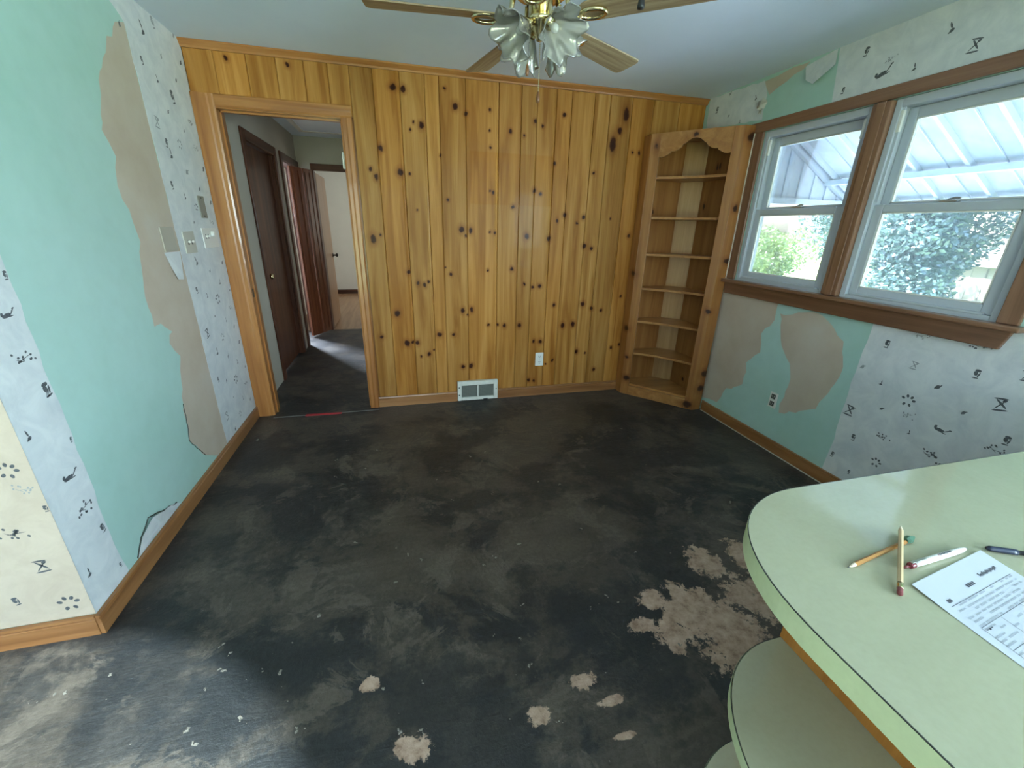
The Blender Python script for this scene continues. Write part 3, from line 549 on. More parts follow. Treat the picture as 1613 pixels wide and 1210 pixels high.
# small grey garden motifs printed on the paper
def ell(c, rx, ry, a, n=8): return [(c[0] + rx * math.cos(q) * math.cos(a) - ry * math.sin(q) * math.sin(a), c[1] + rx * math.cos(q) * math.sin(a) + ry * math.sin(q) * math.cos(a)) for q in [2 * math.pi * i / n for i in range(n)]]
def motif(kind, r, rnd):
    o = []
    if kind == 'h':      # little lantern: roof, body, base
        o = [ell((0, 0.55), .42, .24, 0), ell((-.15, 0.05), .28, .42, .3), ell((.28, -.1), .12, .45, -.2), ell((0, -.7), .45, .12, .1)]
    elif kind == 'd':    # spray of dots
        o = [ell((rnd.uniform(-1.5, 1.5), rnd.uniform(-.7, .7)), .17, .13, rnd.uniform(0, 3)) for _ in range(11)]
        o += [ell((0, 0), .9, .045, .3), ell((-.5, -.2), .6, .04, -.4)]
    elif kind == 's':    # hourglass sketch
        o = [ell((0, .75), .75, .11, 0), ell((0, -.75), .8, .12, .1), ell((.05, .1), .13, .8, .75), ell((-.1, -.1), .08, .75, -.7), ell((.35, .5), .25, .18, .5)]
    elif kind == 'p':    # ring of petals
        o = [ell((.75 * math.cos(q), .7 * math.sin(q)), .26, .19, q) for q in (0.2, 1.0, 1.8, 2.7, 4.2, 5.2)]
    elif kind == 'w':    # watering can
        o = [ell((-.3, -.1), .75, .28, .2), ell((.65, .3), .55, .09, .85), ell((-.95, .1), .28, .2, 1.2), ell((.3, -.25), .5, .08, .1), ell((.95, .65), .22, .1, .3)]
    elif kind == 't':    # trowel
        o = [ell((0, .45), .15, .55, .25), ell((.12, -.35), .38, .28, .4), ell((-.22, -.55), .22, .12, 0)]
    else:
        o = [ell((0, 0), .55, .4, rnd.uniform(0, 3)), ell((.4, .4), .4, .13, rnd.uniform(0, 3)), ell((-.35, -.35), .3, .16, rnd.uniform(0, 3))]
    return [[(a * r, b * r) for a, b in q] for q in o]
def print_motifs(name, items, fn, parent, flip=1, depth=0.0014, size=1.3):
    for fade, mt in ((1, ink), (0, ink_f)):
        rnd = random.Random(len(items)); mb = MB()
        for u, v, r, k, f in items:
            if f != fade: continue
            ang = rnd.uniform(-0.25, 0.25)
            for poly in motif(k, r * size, rnd):
                mb.add([fn(u + flip * (a * math.cos(ang) - b * math.sin(ang)), v + a * math.sin(ang) + b * math.cos(ang), depth) for a, b in poly], [tuple(range(len(poly)))])
        if mb.v: mb.build(name, mt, parent)['kind'] = 'stuff'
print_motifs('garden_print', [q for q in MOT_LEFT_A if q[0] > -0.60 or q[1] > 2.2], fnL, wl, 1, size=1.9)
print_motifs('garden_print', MOT_LEFT_B + [[-1.83, 1.45, 0.018, 'd', 1], [-1.86, 1.62, 0.018, 'h', 1], [-1.82, 1.8, 0.02, 's', 1]], fnL, wl, 1, size=1.6)
rn = random.Random(5)
print_motifs('garden_print', MOT_FRONT + [[-0.25 - 0.3 * i + rn.uniform(-.05, .05), z + rn.uniform(-.08, .08), 0.022, rn.choice('hdspwt'), 1] for i in range(6) for z in (0.3, 0.6, 0.9, 1.2, 1.6, 2.0)], fnF, wf, 1)
print_motifs('garden_print', MOT_RIGHT + [[-2.4 - 0.2 * i + rn.uniform(-.05, .05), z + rn.uniform(-.06, .06), 0.02, rn.choice('hdspwt'), 1] for i in range(9) for z in (0.3, 0.6, 0.95, 2.3)], fnR, wr, -1)

# ------------------------------------------------------------------ electrical plates
def on_wall(fn, mb_pts): pass
def plate(name, fn, u0, u1, z0, z1, label, mat, kind):
    c = fn((u0 + u1) / 2, z0, 0)
    t = thing(name, c, label, 'wall plate' if kind != 'outlet' else 'outlet')
    bxf = lambda nm, a, b, c_, d, w0, w1, mt, par=t, bev=0.0: fix_normals(MB().prism([(a, c_), (b, c_), (b, d), (a, d)], fn, w0, w1).build(nm, mt, par, bevel=bev))
    bxf('cover_plate', u0, u1, z0, z1, 0.0012, 0.007, mat, bev=0.002)
    um = (u0 + u1) / 2; zm = (z0 + z1) / 2
    if kind == 'outlet' or kind == 'old_outlet':
        face = white_pl if kind == 'outlet' else black_m
        for s_ in (-1, 1):
            r = bxf('receptacle', um - 0.017, um + 0.017, zm + s_ * 0.026 - 0.017, zm + s_ * 0.026 + 0.017, 0.0068, 0.010, white_pl if kind == 'outlet' else plain('dark_grey_plastic', (0.06, 0.06, 0.055, 1), 0.5), bev=0.004)
            sm = black_m if kind == 'outlet' else ivory
            for q in (-0.007, 0.007): bxf('slot', um + q - 0.0016, um + q + 0.0016, zm + s_ * 0.026 - 0.002, zm + s_ * 0.026 + 0.008, 0.0099, 0.0106, sm, r)
            bxf('slot', um - 0.003, um + 0.003, zm + s_ * 0.026 - 0.012, zm + s_ * 0.026 - 0.007, 0.0099, 0.0106, sm, r)
        bxf('screw', um - 0.003, um + 0.003, zm - 0.003, zm + 0.003, 0.0069, 0.0085, steel)
    elif kind == 'switch2':
        for q in (-0.023, 0.023):
            bxf('toggle_slot', um + q - 0.006, um + q + 0.006, zm - 0.013, zm + 0.013, 0.0065, 0.0078, black_m)
            bxf('toggle', um + q - 0.004, um + q + 0.004, zm - 0.002, zm + 0.010, 0.0070, 0.020, white_pl, bev=0.0015)
    elif kind == 'combo':
        for q in (-0.07, -0.035):
            bxf('toggle_slot', um + q - 0.006, um + q + 0.006, zm - 0.013 + 0.01, zm + 0.023, 0.0065, 0.0078, black_m)
            bxf('toggle', um + q - 0.004, um + q + 0.004, zm + 0.004, zm + 0.016, 0.0070, 0.018, white_pl, bev=0.0015)
        c2 = fn(um + 0.03, zm + 0.022, 0.0068); a2 = Vector(fn(0, 0, 1)) - Vector(fn(0, 0, 0))
        MB().lathe([(0.018, 0), (0.017, 0.012), (0.012, 0.016)], c2, 16, tuple(a2)).build('dimmer_knob', white_pl, t, smooth=False)
    elif kind == 'box':
        for dz in (-0.052, 0.052): bxf('screw', um - 0.004, um + 0.004, zm + dz - 0.004, zm + dz + 0.004, 0.0069, 0.0085, black_m)
    return t
plate('wall_outlet', lambda u, v, w: (u, -w - 0.0, v), 2.290, 2.365, 0.283, 0.405, 'white outlet on the pine plank wall near the vent', white_pl, 'outlet')
plate('wall_outlet', fnR, -1.300, -1.238, 0.308, 0.418, 'dark outlet in white plate on the mint wall under window', white_pl, 'old_outlet')
plate('switch_plate', fnL, -0.555, -0.415, 1.266, 1.384, 'grey two toggle switch plate on wallpaper strip', ivory, 'switch2')
plate('switch_plate', fnL, -0.292, -0.070, 1.282, 1.400, 'white wide switch plate nearest the door casing', white_pl, 'combo')
plate('blank_plate', fnL, -0.785, -0.650, 1.288, 1.410, 'blank tan cover plate left of the switches', plain('tan_plate', (0.46, 0.42, 0.35, 1), 0.5), 'blank')
plate('mounting_plate', fnL, -0.246, -0.158, 1.458, 1.585, 'narrow grey mounting plate above the switches', plain('grey_mount', (0.26, 0.25, 0.21, 1), 0.5), 'box')

# ------------------------------------------------------------------ floor vent register
vx0, vx1, vz1 = 1.584, 1.941, 0.186
vt = thing('vent_register', ((vx0 + vx1) / 2, 0, 0), 'white metal vent register low on the pine wall', 'vent')
vent_w = plain('chipped_white_enamel', (0.66, 0.65, 0.58, 1), 0.4, noise=0.12, nscale=25)
fr = MB(); F0, F1 = -0.030, -0.0018
fr.box(vx0, F0, 0.006, vx0 + 0.036, F1, vz1).box(vx1 - 0.036, F0, 0.006, vx1, F1, vz1).box(vx0 + 0.036, F0, vz1 - 0.040, vx1 - 0.036, F1, vz1).box(vx0 + 0.036, F0, 0.006, vx1 - 0.036, F1, 0.036)
fr.build('frame', vent_w, vt, bevel=0.004)
MB().box(1.757, F0 - 0.001, 0.036, 1.768, -0.008, vz1 - 0.040).build('centre_bar', vent_w, vt)
gr = MB(); nz = 15
for i in range(nz):
    z = 0.039 + i * (vz1 - 0.079) / nz; gr.box(vx0 + 0.036, -0.024, z, vx1 - 0.036, -0.022, z + 0.0035)
for i in range(36):
    x = vx0 + 0.040 + i * (vx1 - vx0 - 0.08) / 35; gr.box(x - 0.0008, -0.022, 0.036, x + 0.0008, -0.0195, vz1 - 0.040)
gr.build('grille', plain('grey_grille', (0.20, 0.21, 0.18, 1), 0.5), vt)['kind'] = 'stuff'
MB().box(vx0 + 0.03, -0.010, 0.03, vx1 - 0.03, -0.0018, vz1 - 0.03).build('duct_shadow', plain('duct_shade', (0.05, 0.052, 0.045, 1), 0.7), vt)  # dark sheet stands in for the shade behind the grille
MB().box(1.81, F0 - 0.006, 0.008, 1.85, F0 - 0.0003, 0.016).build('damper_lever', black_m, vt, bevel=0.001)
for x, z in ((vx0 + 0.014, 0.13), (vx1 - 0.014, 0.10), (vx0 + 0.014, 0.06)): MB().lathe([(0.006, 0), (0.005, 0.003), (0.001, 0.004)], (x, F0, z), 10, (0, -1, 0)).build('screw', black_m, vt)

# red tape and floor crumbs
tag(MB().add([(0.358, -0.082, 0.0004), (0.628, -0.090, 0.0004), (0.632, -0.064, 0.0004), (0.361, -0.052, 0.0004), (0.358, -0.082, 0.0042), (0.628, -0.090, 0.0042), (0.632, -0.064, 0.0042), (0.361, -0.052, 0.0042)],
    [(3, 2, 1, 0), (4, 5, 6, 7), (0, 1, 5, 4), (1, 2, 6, 5), (2, 3, 7, 6), (3, 0, 4, 7)]).build('tape_strip', plain('red_tape', (0.42, 0.025, 0.035, 1), 0.5)), 'red strip of tape on the floor at the doorway', 'tape')
cr = MB(); rr = random.Random(4)
spots = [(x, y, 1.0) for x, y in DEBRIS] + [(rr.uniform(0.1, 3.4), rr.uniform(-3.0, -0.3), 0.35) for _ in range(60)] + [(rr.uniform(-0.3, 0.8), rr.uniform(-2.7, -2.1), 0.5) for _ in range(18)]
for x, y, s_ in spots:
    for q in range(2 if s_ == 1 else 1):
        a = rr.uniform(0, 3.14); l = rr.uniform(0.0025, 0.0075) * s_; w_ = l * rr.uniform(0.3, 0.8); h = 0.002 * s_ + 0.001
        cx = x + rr.uniform(-0.012, 0.012) * q; cy = y + rr.uniform(-0.012, 0.012) * q
        b = [(cx + l * math.cos(a) * i - w_ * math.sin(a) * j, cy + l * math.sin(a) * i + w_ * math.cos(a) * j) for i, j in ((-1, -1), (1, -.6), (.8, 1), (-.7, .8))]
        cr.add([(p[0], p[1], 0.0003) for p in b] + [(cx + (p[0] - cx) * 0.6, cy + (p[1] - cy) * 0.6, h) for p in b], [(4, 5, 6, 7), (0, 1, 5, 4), (1, 2, 6, 5), (2, 3, 7, 6), (3, 0, 4, 7)])
tag(cr.build('floor_crumbs', plain('pale_plaster_crumb', (0.19, 0.17, 0.14, 1), 0.8)), 'scattered pale crumbs and paper bits on the dark floor', 'debris', kind='stuff')

# ------------------------------------------------------------------ double window
wd = thing('trim_7', (W, -1.43, 1.0), 'orange wood casing, stool and apron around the double window', 'window casing', kind='structure')
e = 0.0012
MB().box(W - 0.020, -0.580, 1.121, W - e, -0.684, 2.102).build('side_casing', win_z, wd, bevel=0.004)
MB().box(W - 0.020, -2.218, 1.121, W - e, -2.292, 2.102).build('side_casing', win_z, wd, bevel=0.004)
MB().box(W - 0.022, -0.562, 2.102, W - e, -2.30, 2.164).build('head_casing', win_y, wd, bevel=0.004)
MB().box(W - 0.024, -1.404, 1.121, W + 0.10, -1.502, 2.098).build('mullion', win_z, wd, bevel=0.006)
MB().box(W - 0.030, -1.430, 1.121, W - 0.0242, -1.476, 2.098).build('mullion_bead', win_z, wd, bevel=0.004)
MB().box(W - 0.062, -0.555, 1.096, W - e, -2.318, 1.120).build('stool', win_y, wd, bevel=0.006)
MB().prism([(-0.60, 1.095), (-2.285, 1.095), (-2.262, 1.012), (-0.615, 1.012)], fnR, 0.0015, 0.022).build('apron', win_y, wd, bevel=0.004)
fix_normals(wd.children[-1])
def sash_window(name, label, ya, yb):
    """ya > yb; vinyl double hung unit filling the opening between the casings"""
    t = thing(name, (W + 0.05, (ya + yb) / 2, WZ0), label, 'window', kind='structure')
    x0, x1 = W + 0.002, W + 0.105
    f = MB().box(x0, ya, 1.117, x1, ya - 0.032, 2.098).box(x0, yb + 0.032, 1.117, x1, yb, 2.098).box(x0, ya - 0.032, 2.060, x1, yb + 0.032, 2.098).box(x0, ya - 0.032, 1.117, x1, yb + 0.032, 1.140)
    f.build('frame', vinyl, t, bevel=0.003)
    MB().box(x0 + 0.010, ya - 0.032, 1.62, x0 + 0.016, ya - 0.046, 2.06).build('track', vinyl, t)
    MB().box(x0 + 0.010, yb + 0.032, 1.62, x0 + 0.016, yb + 0.046, 2.06).build('track', vinyl, t)
    def sash(nm, xa, xb, z0, z1, st, br, tp, g):
        a, b = ya - 0.033, yb + 0.033
        s_ = MB().box(xa, a, z0, xb, a - st, z1).box(xa, b + st, z0, xb, b, z1).box(xa, a - st, z0, xb, b + st, z0 + br).box(xa, a - st, z1 - tp, xb, b + st, z1)
        so = s_.build(nm, vinyl, t, bevel=0.004)
        xm = (xa + xb) / 2
        MB().box(xm - 0.002, a - st + 0.001, z0 + br - 0.001, xm + 0.002, b + st - 0.001, z1 - tp + 0.001).build('pane', glass_m, so)
        gb = 0.006
        MB().box(xa + 0.002, a - st, z0 + br, xa + 0.012, a - st - gb, z1 - tp).box(xa + 0.002, b + st + gb, z0 + br, xa + 0.012, b + st, z1 - tp).box(xa + 0.002, a - st, z0 + br, xa + 0.012, b + st, z0 + br + gb).box(xa + 0.002, a - st, z1 - tp - gb, xa + 0.012, b + st, z1 - tp).build('glazing_bead', white_pl, so)
        return so
    lo = sash('lower_sash', x0 + 0.018, x0 + 0.050, 1.141, 1.612, 0.048, 0.042, 0.040, 1)
    up = sash('upper_sash', x0 + 0.056, x0 + 0.088, 1.580, 2.059, 0.046, 0.040, 0.050, 1)
    ym = (ya + yb) / 2
    lk = MB().box(x0 + 0.020, ym + 0.035, 1.6123, x0 + 0.048, ym - 0.035, 1.620).build('sash_lock', steel, lo, bevel=0.002)
    MB().tube([(x0 + 0.034, ym + 0.01, 1.622), (x0 + 0.030, ym - 0.02, 1.630), (x0 + 0.026, ym - 0.045, 1.628)], 0.005, 6).build('lock_lever', steel, lo)
    MB().box(x0 - 0.004, ya - 0.06, 1.140, x0 + 0.018, yb + 0.06, 1.150).build('lift_rail', vinyl, lo, bevel=0.002)
    for yy in (ya - 0.040, yb + 0.040): MB().box(x0 + 0.004, yy + 0.008, 1.95, x0 + 0.020, yy - 0.008, 2.045).build('tilt_guide', white_pl, up, bevel=0.002)
    return t
sash_window('window_1', 'white double hung window left of the wooden mullion', -0.6855, -1.4025)
sash_window('window_2', 'white double hung window right of the wooden mullion', -1.5035, -2.2165)

# ------------------------------------------------------------------ outside: porch roof, trees, lawn
def porch_material():
    t = NT('white_porch_panel'); co = t.coord()
    b = t.ramp(t.noise(co, 3.5, 6, 0.65), [(0.3, (0.35, 0.39, 0.44, 1)), (0.6, (0.46, 0.50, 0.55, 1))])
    df = t.n('ShaderNodeBsdfDiffuse', {'Color': b}); tl_ = t.n('ShaderNodeBsdfTranslucent', {'Color': b})
    mx = t.n('ShaderNodeMixShader', {0: 0.17, 1: df.outputs[0], 2: tl_.outputs[0]}); t.t.links.new(mx.outputs[0], t.out.inputs[0]); return t.mat
porch_m = porch_material(); porch_d = plain('white_porch_frame', (0.36, 0.40, 0.46, 1), 0.5, noise=0.06, nscale=6)
pz = lambda x: 2.275 - 0.551 * (x - 5.127)
PX0, PX1, PY0, PY1 = W + 0.16, 6.02, 0.50, -6.0
pr_ = thing('porch_roof', (5, -2.5, 1.9), 'white ribbed porch roof outside the double window', 'porch roof')
y = PY0; k = 0; pitch = 0.37
ribs = [PY0 - 0.13 - pitch * i for i in range(18)]
edges_ = [PY0] + ribs
for a, b in zip(edges_[:-1], edges_[1:]):
    mb = MB().add([(PX0, a, pz(PX0)), (PX1, a, pz(PX1)), (PX1, b, pz(PX1)), (PX0, b, pz(PX0)), (PX0, a, pz(PX0) + 0.012), (PX1, a, pz(PX1) + 0.012), (PX1, b, pz(PX1) + 0.012), (PX0, b, pz(PX0) + 0.012)],
                  [(0, 1, 2, 3), (7, 6, 5, 4), (0, 4, 5, 1), (1, 5, 6, 2), (2, 6, 7, 3), (3, 7, 4, 0)])
    mb.build('roof_panel', porch_m, pr_)
for b in ribs:
    prof = [(-0.022, 0), (0.022, 0), (0.014, -0.040), (-0.014, -0.040)]
    fix_normals(MB().prism(prof, lambda u, v, w: (w, b + u, pz(w) + v), PX0, PX1).build('rib', porch_d, pr_))
    fix_normals(MB().prism([(-0.006, 0), (0.006, 0), (0.004, -0.012), (-0.004, -0.012)], lambda u, v, w: (w, b + u + 0.16, pz(w) + v), PX0, PX1).build('seam', porch_d, pr_))
MB().box(5.56, PY0 - 0.03, pz(5.6) - 0.075, 5.63, PY1, pz(5.6) - 0.028).build('beam', porch_d, pr_)
MB().box(5.93, PY0 - 0.03, 1.735, 6.01, PY1, pz(6.01) - 0.02).build('eave_beam', porch_d, pr_)
# gable end, vertical ribbed panels
gx = [PX0 + 0.0] + [PX0 + 0.16 + 0.185 * i for i in range(11)] + [PX1]
for a, b in zip(gx[:-1], gx[1:]):
    fix_normals(MB().prism([(a, 1.80), (b, 1.80), (b, max(1.801, pz(b) - 0.02)), (a, pz(a) - 0.02)], lambda u, v, w: (u, w, v), PY0 - 0.012, PY0 - 0.002).build('gable_panel', porch_m, pr_))
    fix_normals(MB().prism([(b - 0.016, 1.80), (b + 0.016, 1.80), (b + 0.016, max(1.802, pz(b + .016) - 0.03)), (b - 0.016, max(1.803, pz(b - .016) - 0.03))], lambda u, v, w: (u, w, v), PY0 - 0.028, PY0 - 0.0125).build('gable_rib', porch_d, pr_))
fix_normals(MB().prism([(PX0, pz(PX0)), (PX1, pz(PX1)), (PX1, pz(PX1) - 0.07), (PX0, pz(PX0) - 0.07)], lambda u, v, w: (u, w, v), PY0 - 0.075, PY0 - 0.029).build('rafter', porch_d, pr_))
MB().box(PX0, PY0 - 0.06, 1.745, 5.92, PY0, 1.80).build('gable_sill', porch_d, pr_)
for py in (0.44, -3.0, -5.9):
    MB().box(5.93, py - 0.04, -0.50, 6.01, py + 0.04, 1.733).build('post', porch_d, pr_)

def lawn_material():
    t = NT('sunlit_lawn'); co = t.coord()
    b = t.ramp(t.noise(co, 0.6, 8, 0.7), [(0.3, (0.12, 0.19, 0.06, 1)), (0.6, (0.19, 0.28, 0.10, 1))])
    t.princ(Base_Color=b, Roughness=0.9); return t.mat
struct('bounce_slab', MB().box(W + 0.15, -30, -0.6, 9.6, 30, -0.5), plain('pale_bounce_slab', (0.62, 0.69, 0.78, 1), 0.85, noise=0.12, nscale=3), 'added pale patio outside the window', 'bounce_slab')  # slab added to bounce sunlight onto ceiling and porch roof
struct('lawn', MB().box(-60, -60, -0.75, 90, 70, -0.6), lawn_material(), 'sunlit green lawn outside the window', 'lawn')
def leaf_material(name, a, b):
    t = NT(name); oi = t.noise(t.coord(), 2.0, 5, 0.7)
    c = t.ramp(oi, [(0.3, a), (0.7, b)])
    df = t.n('ShaderNodeBsdfDiffuse', {'Color': c}); tl_ = t.n('ShaderNodeBsdfTranslucent', {'Color': c})
    gl = t.n('ShaderNodeBsdfGlossy', {'Roughness': 0.35, 'Color': (0.8, 0.9, 1, 1)})
    m1 = t.n('ShaderNodeMixShader', {0: 0.3, 1: df.outputs[0], 2: tl_.outputs[0]}); m2 = t.n('ShaderNodeMixShader', {0: 0.10, 1: m1.outputs[0], 2: gl.outputs[0]})
    t.t.links.new(m2.outputs[0], t.out.inputs[0]); return t.mat
bark = plain('grey_bark', (0.12, 0.10, 0.085, 1), 0.9, noise=0.3, nscale=12)
def tree(loc, rad, h0, h1, n, mat, label, seed, leaf_s=0.16, trunk=0.14):
    t = thing('leafy_tree', (loc[0], loc[1], -0.6), label, 'tree', group=None)
    rnd = random.Random(seed); mb = MB()
    lumps = [(rnd.uniform(-.75, .75) * rad, rnd.uniform(-.75, .75) * rad, rnd.uniform(h0 + 0.2, h1 - 0.3), rnd.uniform(0.35, 0.6) * rad) for _ in range(16)]
    for i in range(n):
        lx, ly, lz, lr = rnd.choice(lumps)
        d = Vector((rnd.gauss(0, 1), rnd.gauss(0, 1), rnd.gauss(0, 1))).normalized() * lr * (rnd.random() ** 0.33)
        c = Vector((loc[0] + lx, loc[1] + ly, lz)) + d; c.z = max(c.z, -0.5)
        u = Vector((rnd.gauss(0, 1), rnd.gauss(0, 1), rnd.gauss(0, .6))).normalized(); v = u.cross(Vector((rnd.gauss(0, 1), rnd.gauss(0, 1), rnd.gauss(0, 1)))).normalized()
        s_ = leaf_s * rnd.uniform(0.6, 1.3)
        mb.add([c - u * s_, c + v * s_ * .5, c + u * s_, c - v * s_ * .5], [(0, 1, 2, 3)])
    mb.build('foliage', mat, t)['kind'] = 'stuff'
    MB().tube([(loc[0], loc[1], -0.6), (loc[0] + 0.05, loc[1], 0.6), (loc[0] - 0.05, loc[1] + 0.1, h1 * 0.7)], [trunk, trunk * 0.8, trunk * 0.4], 10).build('trunk', bark, t, smooth=True)
    return t
lf_d = leaf_material('shaded_blue_green_leaves', (0.04, 0.085, 0.085, 1), (0.09, 0.16, 0.155, 1))  # shade put into this leaf colour, sunlight into the next one
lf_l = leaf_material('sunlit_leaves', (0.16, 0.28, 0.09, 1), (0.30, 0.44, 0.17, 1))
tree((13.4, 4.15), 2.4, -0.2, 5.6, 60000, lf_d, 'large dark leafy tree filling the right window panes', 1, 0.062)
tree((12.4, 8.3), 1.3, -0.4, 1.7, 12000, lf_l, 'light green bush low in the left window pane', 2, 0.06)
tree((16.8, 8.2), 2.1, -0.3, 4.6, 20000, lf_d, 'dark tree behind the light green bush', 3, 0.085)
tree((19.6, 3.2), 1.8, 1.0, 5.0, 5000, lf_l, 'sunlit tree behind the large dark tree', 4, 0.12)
sh = thing('garden_shed', (21.5, 7.6, -0.6), 'pale sunlit shed beyond the dark tree', 'shed')
pale = plain('pale_siding', (0.40, 0.39, 0.33, 1), 0.7)
MB().box(20.5, 6.4, -0.6, 23.0, 9.0, 0.55).build('walls', pale, sh)
fix_normals(MB().prism([(6.2, 0.56), (9.2, 0.56), (7.7, 1.15)], lambda u, v, w: (w, u, v), 20.3, 23.2).build('roof', plain('pale_roof', (0.22, 0.22, 0.20, 1), 0.7), sh))
for i in range(6): MB().box(20.485, 6.6 + i * 0.42, -0.55, 20.4995, 6.64 + i * 0.42, 0.5).build('siding_strip', plain('grey_strip', (0.22, 0.22, 0.2, 1), 0.7) if i == 0 else sh.children[-1].data.materials[0], sh)

# ------------------------------------------------------------------ corner cabinet
cabk = [((3.16, -0.13, 2.06), (.02, .02, .03)), ((3.60, -0.605, 2.08), (.03, .03, .03)), ((3.58, -0.605, 1.62), (.02, .02, .02)), ((3.60, -0.605, 0.33), (.03, .03, .028)), ((3.59, -0.605, 0.20), (.03, .03, .025)), ((3.505, -0.575, 0.045), (.035, .035, .028)),
        ((3.33, -0.36, 2.12), (.018, .018, .014)), ((3.125, -0.08, 1.1), (.02, .03, .02)), ((3.125, -0.08, 0.62), (.02, .03, .02)), ((3.15, -0.14, 0.16), (.03, .03, .022)), ((3.14, -.12, .36), (.02, .02, .015)), ((3.53, -.59, .86), (.02, .02, .016)), ((3.60, -.605, 1.25), (.03, .03, .018))]
CA, CB = Vector((3.120, -0.110)), Vector((3.535, -0.605)); CZ = 2.150
cab = thing('corner_cabinet', (3.40, -0.30, 0), 'pine corner cabinet with open shelves and scalloped top rail', 'cabinet')
oc = world_loc(cab)
loc_k = [(tuple(Vector(c) - oc), r) for c, r in cabk]
cab_z = wood('cabinet_pine_vertical', (0.25, 0.095, 0.025, 1), (0.35, 0.145, 0.04, 1), (0.43, 0.195, 0.062, 1), 'z', 0.32, 0.2, loc_k, seed=21)
cab_x = wood('cabinet_pine_shelf', (0.28, 0.112, 0.03, 1), (0.38, 0.165, 0.048, 1), (0.46, 0.22, 0.07, 1), 'x', 0.35, 0.15, [((3.33 - oc.x, -0.36 - oc.y, 2.12), (.018, .018, .014)), ((3.505 - oc.x, -0.575 - oc.y, 0.045), (.03, .03, .03))], seed=22)
cab_back = wood('cabinet_pale_board', (0.38, 0.20, 0.075, 1), (0.46, 0.26, 0.105, 1), (0.52, 0.31, 0.14, 1), 'z', 0.35, 0.2, seed=23)
cab_side = wood('cabinet_inner_board', (0.24, 0.095, 0.026, 1), (0.32, 0.138, 0.04, 1), (0.39, 0.18, 0.058, 1), 'z', 0.35, 0.2, [((-0.20 + 0.02 * k, 0.29, z), (.014, 0.4, .016)) for k, z in enumerate((0.28, 0.73, 1.29, 1.60))] + [((0.235, 0.02, 1.93), (0.4, .010, .022)), ((0.235, -0.01, 1.93), (0.4, .010, .022)), ((0.235, 0.10, 1.65), (0.4, .012, .02)), ((0.235, -.02, .18), (.4, .012, .014))], seed=24)
dv = (CB - CA); LC = dv.length; du = dv / LC; nv = Vector((-du.y, du.x))      # nv points to the corner (away from room)
if nv.x < 0: nv = -nv
fp = lambda s_, d_: CA + du * s_ + nv * d_
def cab_prism(name, s0, s1, z0, z1, d0, d1, mat, par=cab, bev=0.003):
    poly = [tuple(fp(s0, d0)), tuple(fp(s1, d0)), tuple(fp(s1, d1)), tuple(fp(s0, d1))]
    return fix_normals(MB().prism(poly, lambda u, v, w: (u, v, w), z0, z1).build(name, mat, par, bevel=bev))
O0, O1 = 0.072, LC - 0.066
cab_prism('stile', 0.0, O0, 0, CZ, 0, 0.020, cab_z); cab_prism('stile', O1, LC, 0, CZ, 0, 0.020, cab_z)
cab_prism('toe_board', O0, O1, 0, 0.088, 0, 0.020, cab_x)
half = [(0, 1.986), (.04, 1.982), (.09, 1.988), (.13, 2.000), (.165, 2.008), (.175, 2.022), (.215, 2.020), (.265, 2.026), (.305, 2.040), (.325, 2.046), (.335, 2.060), (.375, 2.070), (.42, 2.088), (.46, 2.097), (.5, 2.100)]
sc_ = half + [(1 - a, b) for a, b in half[-2::-1]]
poly = [(O0 + (O1 - O0) * a, b) for a, b in sc_] + [(O1, CZ), (O0, CZ)]
fix_normals(MB().prism(poly, lambda u, v, w: (*fp(u, w), v), 0, 0.020).build('scalloped_rail', cab_x, cab))
# returns to the walls
MB().box(CA.x - 0.001, CA.y + 0.001, 0, CA.x + 0.017, -0.003, CZ).build('side_return', cab_z, cab, bevel=0.002)
MB().box(CB.x - 0.002, CB.y - 0.001, 0, W - 0.020, CB.y + 0.017, CZ).build('side_return', cab_z, cab, bevel=0.002)
fix_normals(MB().prism([(3.14, -.02), (3.62, -.02), (3.62, -.585), (3.545, -.585), tuple(fp(LC - .02, .021)), tuple(fp(.02, .021)), (3.14, -.1)], lambda u, v, w: (u, v, w), CZ - 0.018, CZ - 0.001).build('top_board', cab_x, cab))
MB().box(W - 0.026, CB.y - 0.007, 1.122, W - 0.0205, CB.y - 0.0015, 2.100).build('caulk_line', plain('pale_caulk', (0.62, 0.55, 0.46, 1), 0.6), cab)
# back boards
MB().box(3.14, -0.018, 0.0, 3.50, -0.004, CZ - 0.02).build('back_board', cab_side, cab)
MB().box(W - 0.018, -0.14, 0.0, W - 0.004, -0.580, CZ - 0.02).build('back_board', cab_side, cab)
fix_normals(MB().prism([(3.50, -0.018), (3.515, -0.004), (W - 0.004, -0.125), (W - 0.018, -0.14)], lambda u, v, w: (u, v, w), 0, CZ - 0.02).build('back_board', cab_back, cab))
# shelves with gently bowed front
for z in (0.088, 0.385, 0.680, 0.968, 1.252, 1.540, 1.836):
    fr_ = []
    bow = 0.050 if z > 0.1 else 0.0
    for i in range(13):
        a = i / 12; fr_.append(tuple(fp(0.03 + (LC - 0.055) * a, 0.021 + bow * math.sin(math.pi * a) ** 0.8 * (1.0 if z > 0.5 else 0.9))))
    poly = fr_ + [(W - 0.019, -0.575), (W - 0.019, -0.142), (3.497, -0.019), (3.142, -0.019), (3.142, -0.105)]
    fix_normals(MB().prism(poly, lambda u, v, w: (u, v, w), z, z + 0.018).build('shelf', cab_x, cab))

